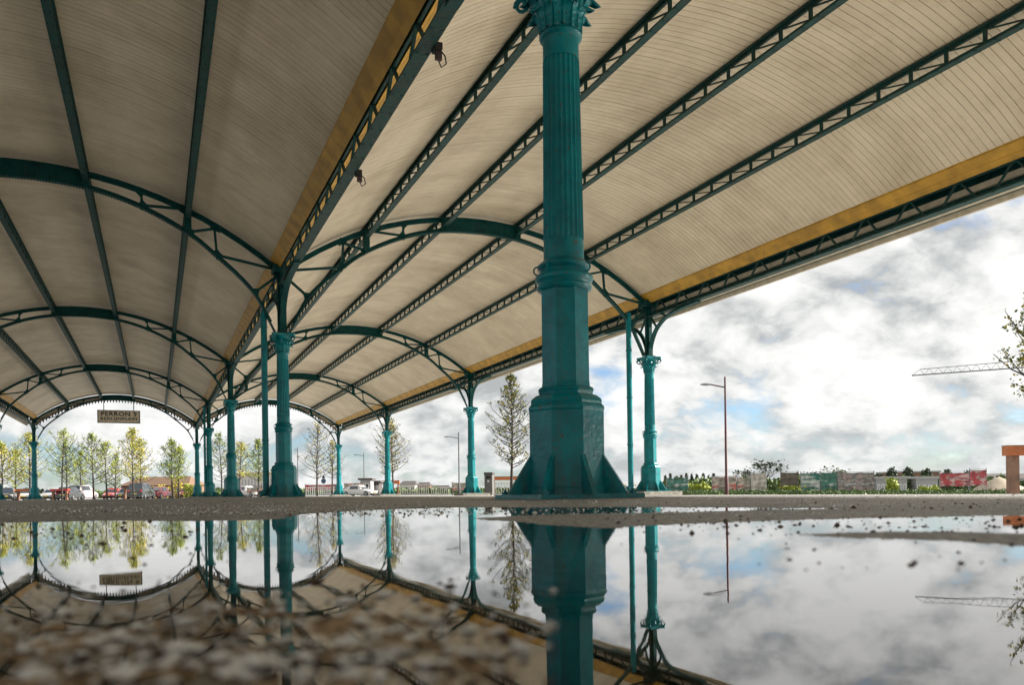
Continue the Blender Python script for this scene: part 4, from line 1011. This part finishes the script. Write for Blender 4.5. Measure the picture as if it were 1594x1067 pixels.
building(622, 646, 749, 190, 8, render_, slate, 'distant house with a dark roof, left of a pair', 3, 0.9)
building(648, 668, 751, 195, 8, brick, slate, 'distant house with a dark roof, right of a pair', 3, 0.9)
building(1364, 1412, 746, 95, 5, greyw, greyw, 'long grey pavilion with many white framed windows beyond the fence', 7, wh=0.7)
building(1426, 1460, 746, 95, 5, greyw, greyw, 'shorter grey pavilion with white framed windows beside the red banner', 4, wh=0.6)
building(1395, 1462, 736, 160, 8, brick, greyw, 'brown distant building rising behind the grey pavilion', 9, wh=0.9)
building(1540, 1640, 737, 150, 8, greyw, slate, 'grey far buildings behind the sand heap at the right edge', 9, 1.0)
building(668, 700, 756, 230, 8, brick, slate, 'tiny distant brick building left of the small red banner', 5, 1.2)
# sand heap
sh = MB(); rnd = random.Random(8); n = 16; g = gp(1556, 70)
for i in range(n + 1):
    for j in range(n + 1):
        a, b_ = i / n * 2 - 1, j / n * 2 - 1; r = min(1, math.hypot(a, b_)); sh.v.append((a * 2.8, b_ * 2.5, 1.5 * (1 - r) ** 0.9 + 0.08 * rnd.random()))
for i in range(n):
    for j in range(n): a = i * (n + 1) + j; sh.f.append((a, a + 1, a + n + 2, a + n + 1))
o = sh.build('sand_heap', mat('sand', (0.4, 0.33, 0.25), 0.9), smooth=True); o.location = g; tag(o, 'pale sand heap between the red banner and the brown post', 'sand heap')

def railing(x0, x1, ytop, z, m_, label, step=0.22):
    p = gp(x0, z); t = thing('bar_fence', label, 'fence', p, -TH, group='low bar fences'); w = (x1 - x0) / FPX * z; h = P(x0, z, ytop).z - p.z; n = int(w / step)
    b = MB()
    for zz in (0.18, h - 0.1): b.box(0, w, -0.02, 0.02, zz, zz + 0.06)
    b.build('rail', m_, t)
    pk = MB().box(-0.035, 0.035, -0.045, -0.022, 0.0, h).mesh('picket', m_)
    for i in range(min(n, 60)): put('picket', pk, t, (w * (i + 0.5) / n, 0, 0))
railing(622, 668, 756, 104, render_, 'pale picket fence right of the orange shelter')
railing(670, 702, 759, 100, render_, 'lower pale picket fence left of the small red banner')
railing(372, 424, 757, 112, rust, 'reddish bar fence in front of the pale pavilion')
railing(476, 524, 759, 98, white, 'white bar fence below the long red banner')
railing(770, 800, 752, 66, render_, 'pale picket fence seen below the orange beam beside the bin')

# road sign near x 504
p = gp(504, 92); t = thing('road_sign', 'small round road sign on a pole left of the last right column', 'sign', p, -TH)
MB().tube([(0, 0, 0), (0, 0, 2.2)], 0.035, 8).build('pole', steel, t)
o = MB().lathe([(0.28, 0), (0.28, 0.02)], 20).build('sign_disc', mat('sign_blue', (0.03, 0.06, 0.12), 0.5), t); o.matrix_local = Matrix.Translation((0, -0.04, 1.7)) @ Matrix.Rotation(PI / 2, 4, 'X')
MB().add([(-.22, -.05, 2.0), (.22, -.05, 2.0), (0, -.05, 2.45), (-.22, -.03, 2.0), (.22, -.03, 2.0), (0, -.03, 2.45)], [(0, 1, 2), (5, 4, 3), (0, 3, 4, 1), (1, 4, 5, 2), (2, 5, 3, 0)]).build('sign_triangle', darkm, t)

# ------------------------------------------------------------------ parked cars
plate = mat('number_plate', (0.75, 0.6, 0.08), 0.5); lampm = mat('headlamp', (0.7, 0.72, 0.75), 0.1, spec=0.9, var=0.05); tail = mat('tail_lamp', (0.45, 0.02, 0.02), 0.2)
def car(x, z, col, label, kind='hatch', rz=0.0, back=False):
    p = gp(x, z); t = thing('parked_car', label, 'car', p, -TH + rz + (PI if back else 0), group='cars parked beyond the canopy')
    k = {'hatch': (1.76, 1.48, 4.1), 'suv': (1.88, 1.78, 4.6), 'sedan': (1.8, 1.42, 4.5), 'van': (1.92, 1.95, 4.8)}[kind]; w, h, l = k; hb = 0.62 * h if kind != 'van' else 0.55 * h
    cm = mat('car_paint_%d_%d_%d' % tuple(int(c * 100) for c in col), col, 0.25, coat=0.6, var=0.04)
    # sections along the length (y from front 0 to rear l): half width, belt height, roof height, roof half width
    hood = 0.9 if kind == 'van' else 1.15
    sec = [(0.0, 0.80, 0.45, 0.48), (0.12, 0.93, 0.62 * hb / 0.9, 0), (hood, 1.0, 0.93 * hb, 0), (hood + 0.75, 1.0, hb, h), (l * 0.55, 1.0, hb, h), (l - (0.7 if kind != 'sedan' else 1.3), 1.0, hb, h * 0.985), (l - 0.2, 0.97, hb * 0.97, 0), (l, 0.9, hb * 0.75, 0)]
    o = []; ring = 10
    for (yy, wf, bel, rf) in sec:
        hw = w / 2 * wf; bel = max(bel, 0.45)
        rfz = rf if rf > bel + 0.05 else bel + 0.03; rw = hw * (0.74 if rf > bel + 0.05 else 0.86)
        o += [(-hw * 0.9, yy, 0.22), (-hw, yy, 0.4), (-hw, yy, bel * 0.8), (-hw * 0.95, yy, bel), (-rw, yy, rfz - 0.04), (-rw * 0.8, yy, rfz), (rw * 0.8, yy, rfz), (rw, yy, rfz - 0.04), (hw * 0.95, yy, bel), (hw, yy, bel * 0.8), (hw, yy, 0.4), (hw * 0.9, yy, 0.22)]
    ring = 12; fs = [tuple(range(ring)), tuple(range(ring * (len(sec) - 1), ring * len(sec)))]
    for i in range(len(sec) - 1):
        for q in range(ring): a = ring * i + q; c = ring * i + (q + 1) % ring; fs.append((a, c, c + ring, a + ring))
    body = MB().add(o, fs).build('body', cm, t, smooth=30)
    def quad(name, pts, m_, par=t, off=0.012):
        v = [Vector(q) for q in pts]; nn = (v[1] - v[0]).cross(v[2] - v[0]).normalized(); MB().add([q + nn * off for q in v] + [q - nn * off for q in v], [(0, 1, 2, 3), (7, 6, 5, 4), (0, 4, 5, 1), (1, 5, 6, 2), (2, 6, 7, 3), (3, 7, 4, 0)]).build(name, m_, par)
    y2, y3 = hood, hood + 0.75; hw = w / 2
    quad('windscreen', [(-hw * 0.84, y2 + 0.03, 0.93 * hb + 0.06), (hw * 0.84, y2 + 0.03, 0.93 * hb + 0.06), (hw * 0.66, y3 - 0.08, h - 0.1), (-hw * 0.66, y3 - 0.08, h - 0.1)], glass, off=0.02)
    yr = sec[5][0]; quad('rear_window', [(-hw * 0.8, l - 0.28, hb + 0.05), (hw * 0.8, l - 0.28, hb + 0.05), (hw * 0.64, yr + 0.08, h - 0.12), (-hw * 0.64, yr + 0.08, h - 0.12)], glass, off=0.03)
    for sg in (-1, 1):
        quad('side_window', [(sg * hw * 0.955, y3 + 0.02, hb + 0.03), (sg * hw * 0.955, yr, hb + 0.03), (sg * hw * 0.765, yr - 0.05, h - 0.12), (sg * hw * 0.765, y3 + 0.12, h - 0.12)], glass)
        hl = MB().lathe([(0.10, 0), (0.11, 0.03), (0.07, 0.07)], 10).build('headlight', lampm, t); hl.matrix_local = Matrix.Translation((sg * hw * 0.68, 0.06, 0.6 * hb / 0.9)) @ Matrix.Rotation(PI / 2, 4, 'X') @ Matrix.Diagonal((1.5, 0.8, 1, 1))
        MB().box(sg * hw * 0.72 - 0.1, sg * hw * 0.72 + 0.1, l - 0.10, l + 0.02, hb * 0.68, hb * 0.9).build('tail_light', tail, t)
        MB().box(*sorted((sg * hw * 0.97, sg * (hw + 0.17))), y3 - 0.45, y3 - 0.3, hb, hb + 0.15).build('mirror', cm, t)
        for yy in (0.78, l - 0.8):
            wh = bpy.data.objects.new('wheel', None); COL.objects.link(wh); wh.parent = t; wh.location = (sg * (hw - 0.1), yy, 0.32); wh.rotation_euler = (0, PI / 2, 0)
            MB().lathe([(0.24, -0.10), (0.31, -0.10), (0.33, -0.05), (0.33, 0.05), (0.31, 0.10), (0.24, 0.10)], 16).build('tyre', rubber, wh)
            MB().lathe([(0.06, -0.118), (0.21, -0.11), (0.21, 0.11), (0.06, 0.118)], 12).build('rim', steel, wh)
    MB().box(-hw * 0.5, hw * 0.5, -0.02, 0.03, 0.30, 0.42).build('grille', rubber, t); MB().box(-0.26, 0.26, -0.035, -0.021, 0.44, 0.55).build('number_plate', plate, t); MB().box(-0.26, 0.26, l + 0.021, l + 0.035, 0.5, 0.61).build('number_plate', plate, t)
    MB().box(-hw * 0.93, hw * 0.93, -0.06, 0.12, 0.24, 0.36).build('bumper', rubber, t)
cars = [(8, 92, (0.03, 0.03, 0.035), 'black car at the left edge of the photograph', 'hatch', 0.5, 0), (35, 98, (0.55, 0.5, 0.5), 'pale car behind the low orange beam left of the last left column', 'sedan', 0.3, 0),
        (71, 100, (0.5, 0.5, 0.52), 'silver car just right of the last left column', 'hatch', 0.1, 0), (90, 100, (0.45, 0.03, 0.02), 'bright red car second right of the last left column', 'hatch', 0.0, 0),
        (121, 97, (0.05, 0.055, 0.06), 'dark grey hatchback between two tall tree trunks', 'hatch', 0.1, 1), (143, 103, (0.5, 0.42, 0.43), 'pale pinkish van left of the sign', 'suv', 0.0, 1),
        (168, 108, (0.42, 0.04, 0.04), 'small red car partly hidden behind tree stems', 'hatch', 0.1, 0), (187, 105, (0.04, 0.035, 0.04), 'small black car left of the dark red topped frame', 'hatch', 0.0, 0),
        (203, 104, (0.68, 0.68, 0.66), 'white car under the dark red topped frame', 'hatch', 0.0, 0), (230, 95, (0.045, 0.05, 0.055), 'large dark off-road car below the brown roofed building', 'suv', 0.12, 1),
        (260, 102, (0.13, 0.02, 0.03), 'dark red saloon right of the off-road car', 'sedan', 0.0, 1), (286, 106, (0.3, 0.03, 0.06), 'crimson car left of the last middle column', 'hatch', 0.0, 0),
        (404, 108, (0.62, 0.6, 0.6), 'white car parked left of the wide downpipe', 'hatch', 1.1, 0), (583, 104, (0.6, 0.58, 0.56), 'white car in front of the dark shed', 'sedan', 1.2, 0)]
for x, z, c, lb, kd, rz, bk in cars: car(x, z, c, lb, kd, rz, bool(bk))

# ------------------------------------------------------------------ person
p = gp(372, 104)
per = thing('person', 'person in a purple jacket and dark trousers walking behind the third middle column', 'person', p, -TH + 0.4)
def skin(name, verts, edges, radii, m_, sub=2, root=0):
    me = bpy.data.meshes.new(name); me.from_pydata(verts, edges, []); o = put(name, me); bpy.context.view_layer.objects.active = o
    md = o.modifiers.new('s', 'SKIN'); me.skin_vertices[0].data[root].use_root = True
    for i, r in enumerate(radii): me.skin_vertices[0].data[i].radius = (r, r)
    sb = o.modifiers.new('u', 'SUBSURF'); sb.levels = sub; sb.render_levels = sub; bpy.context.view_layer.update()
    m2 = bpy.data.meshes.new_from_object(o.evaluated_get(bpy.context.evaluated_depsgraph_get())); bpy.data.objects.remove(o)
    m2.materials.clear(); m2.materials.append(m_); m2.name = name; m2.polygons.foreach_set('use_smooth', [True] * len(m2.polygons)); return m2
V = [(0, 0, 0.93), (0, 0.01, 1.15), (0, 0.0, 1.40), (0, 0, 1.5), (0, -0.01, 1.6), (0, -0.01, 1.70), (0.19, 0, 1.40), (0.24, 0.06, 1.14), (0.25, -0.06, 0.9), (-0.19, 0, 1.40), (-0.24, -0.06, 1.14), (-0.25, -0.2, 0.93),
     (0.10, -0.01, 0.88), (0.11, -0.16, 0.5), (0.11, -0.22, 0.08), (0.11, -0.36, 0.04), (-0.10, 0.01, 0.88), (-0.11, 0.10, 0.5), (-0.11, 0.32, 0.12), (-0.11, 0.22, 0.04)]
Ed = [(0, 1), (1, 2), (2, 3), (3, 4), (4, 5), (2, 6), (6, 7), (7, 8), (2, 9), (9, 10), (10, 11), (0, 12), (12, 13), (13, 14), (14, 15), (0, 16), (16, 17), (17, 18), (18, 19)]
Rd = [0.14, 0.13, 0.13, 0.055, 0.085, 0.09, 0.065, 0.045, 0.035, 0.065, 0.045, 0.035, 0.09, 0.062, 0.04, 0.035, 0.09, 0.062, 0.04, 0.035]
sk_m = mat('skin', (0.45, 0.28, 0.2), 0.5)
me = skin('body', V, Ed, Rd, sk_m)
purp = mat('purple_jacket', (0.16, 0.06, 0.2), 0.7); trou = mat('dark_trousers', (0.03, 0.03, 0.04), 0.8); hairm = mat('brown_hair', (0.06, 0.035, 0.02), 0.7)
for m_ in (purp, trou, hairm): me.materials.append(m_)
for f in me.polygons:
    c = f.center
    f.material_index = 2 if c.z < 0.92 and abs(c.x) < 0.21 else 1 if (c.z < 1.5 and c.z > 0.97) else 3 if (c.z > 1.66 or (c.z > 1.56 and c.y > 0.03)) else 0
put('body', me, per)

# tar filled joint running through the hollow
tj = [(914, 829), (909, 850), (903, 880), (898, 920), (894, 960), (890, 1000), (888, 1050), (886, 1120)]
jp = [W2(*q) for q in tj]; vs = []; n = 60
for i in range(n + 1):
    f = i / n * (len(jp) - 1); k = min(len(jp) - 2, int(f)); f -= k; x = jp[k][0] * (1 - f) + jp[k + 1][0] * f; y = jp[k][1] * (1 - f) + jp[k + 1][1] * f
    w = (0.0095 + 0.0008 * math.sin(i * 0.5) + 0.0005 * math.sin(i * 1.7)) * min(1, 0.25 + i * 0.15); vs += [(x - R_.x * w, y - R_.y * w, -0.0009), (x + R_.x * w * 1.1, y + R_.y * w * 1.1, -0.0009), (x + R_.x * w * 0.9, y + R_.y * w * 0.9, -0.0002), (x - R_.x * w * 0.8, y - R_.y * w * 0.8, -0.0002)]
fs = [(4 * i + a, 4 * i + b_, 4 * i + 4 + b_, 4 * i + 4 + a) for i in range(n) for a, b_ in ((0, 3), (3, 2), (2, 1), (1, 0))]
o = MB().add(vs, fs).build('tar_joint', mat('tar', (0.03, 0.022, 0.016), 0.6, spec=0.12, var=0.4, scale=60, bump=0.8, bscale=150)); tag(o, 'dark tar filled joint in the asphalt under the water', kind='structure')

# ------------------------------------------------------------------ grit in and around the puddle
def grit(name, n, m_, label, sampler, size, seed, flat=0.6):
    rnd = random.Random(seed); b = MB()
    base = [Vector(v).normalized() for v in [(1, 0, 0), (-1, 0, 0), (0, 1, 0), (0, -1, 0), (0, 0, 1), (0, 0, -1)]]
    tri = [(0, 2, 4), (2, 1, 4), (1, 3, 4), (3, 0, 4), (2, 0, 5), (1, 2, 5), (3, 1, 5), (0, 3, 5)]
    pts = [sampler(rnd) for _ in range(n)]
    X = np.array([p[0] for p in pts]); Y = np.array([p[1] for p in pts]); Hh = ground_height(X, Y)
    for (x, y), h in zip(pts, Hh):
        s = size * rnd.lognormvariate(0, 0.45); z = max(h, 0.0 if flat < 0.5 else -0.0008) + s * 0.15; g = rnd.uniform(0, 6)
        vs = []
        for v in base:
            k = rnd.uniform(0.7, 1.3) * s; vx, vy = v.x * k, v.y * k * 0.75
            vs.append((x + vx * math.cos(g) - vy * math.sin(g), y + vx * math.sin(g) + vy * math.cos(g), z + v.z * k * flat))
        b.add(vs, tri)
    o = b.build(name, m_); tag(o, label, 'grit', kind='stuff'); return o
def samp(boxes):
    def f(rnd):
        while True:
            x0, x1, y0, y1 = rnd.choice(boxes); x = rnd.uniform(x0, x1); y = rnd.uniform(y0, y1)
            if y > yh(x) + 2: return W2(x, y)
    return f
gr_d = mat('dark_grit', (0.10, 0.065, 0.045), 0.7, var=0.5, scale=60); gr_l = mat('pale_grit', (0.82, 0.8, 0.74), 0.6, var=0.3, scale=60)
grit('gravel', 600, gr_d, 'dark grit scattered over the shallow far edge of the puddle', samp([(0, 320, 812, 838), (0, 200, 812, 850), (560, 800, 791, 806), (600, 1060, 790, 801), (940, 1594, 808, 834), (1000, 1594, 806, 822)]), 0.0028, 1)
grit('gravel', 55, gr_d, 'larger dark bits floating on the right half of the puddle', samp([(950, 1594, 815, 860), (1100, 1594, 845, 890), (0, 400, 830, 880)]), 0.0024, 2, 0.3)
grit('gravel', 2600, gr_l, 'pale specks of grit on the damp asphalt', samp([(0, 560, 782, 808), (0, 800, 780, 800), (560, 1100, 789, 803), (800, 1594, 778, 806)]), 0.0024, 3)
grit('gravel', 2600, gr_l, 'pale stones and leaf bits strewn over the asphalt before the columns', samp([(0, 700, 779, 804), (0, 620, 784, 800), (800, 1594, 772, 786)]), 0.0030, 7, 0.8)
grit('gravel', 1300, gr_d, 'dark stones strewn over the asphalt before the columns', samp([(0, 700, 779, 804), (0, 1594, 775, 798)]), 0.0027, 8, 0.8)
grit('gravel', 330, gr_l, 'pale flakes lying on the nearest water at the left', samp([(0, 860, 920, 1060), (0, 700, 950, 1067)]), 0.0036, 4, 0.35)
grit('gravel', 520, gr_d, 'brown silt crumbs in the nearest water at the left', samp([(0, 860, 900, 1067), (0, 820, 960, 1067)]), 0.0017, 5, 0.4)

leafl = mat('brown_leaf_litter', (0.22, 0.12, 0.05), 0.7, var=0.5, scale=50)
grit('leaf_litter', 260, leafl, 'brown leaf litter and dirt gathered at the foot of the nearest column', samp([(760, 1030, 772.5, 779), (880, 1000, 771.5, 776)]), 0.0065, 9, 0.5)
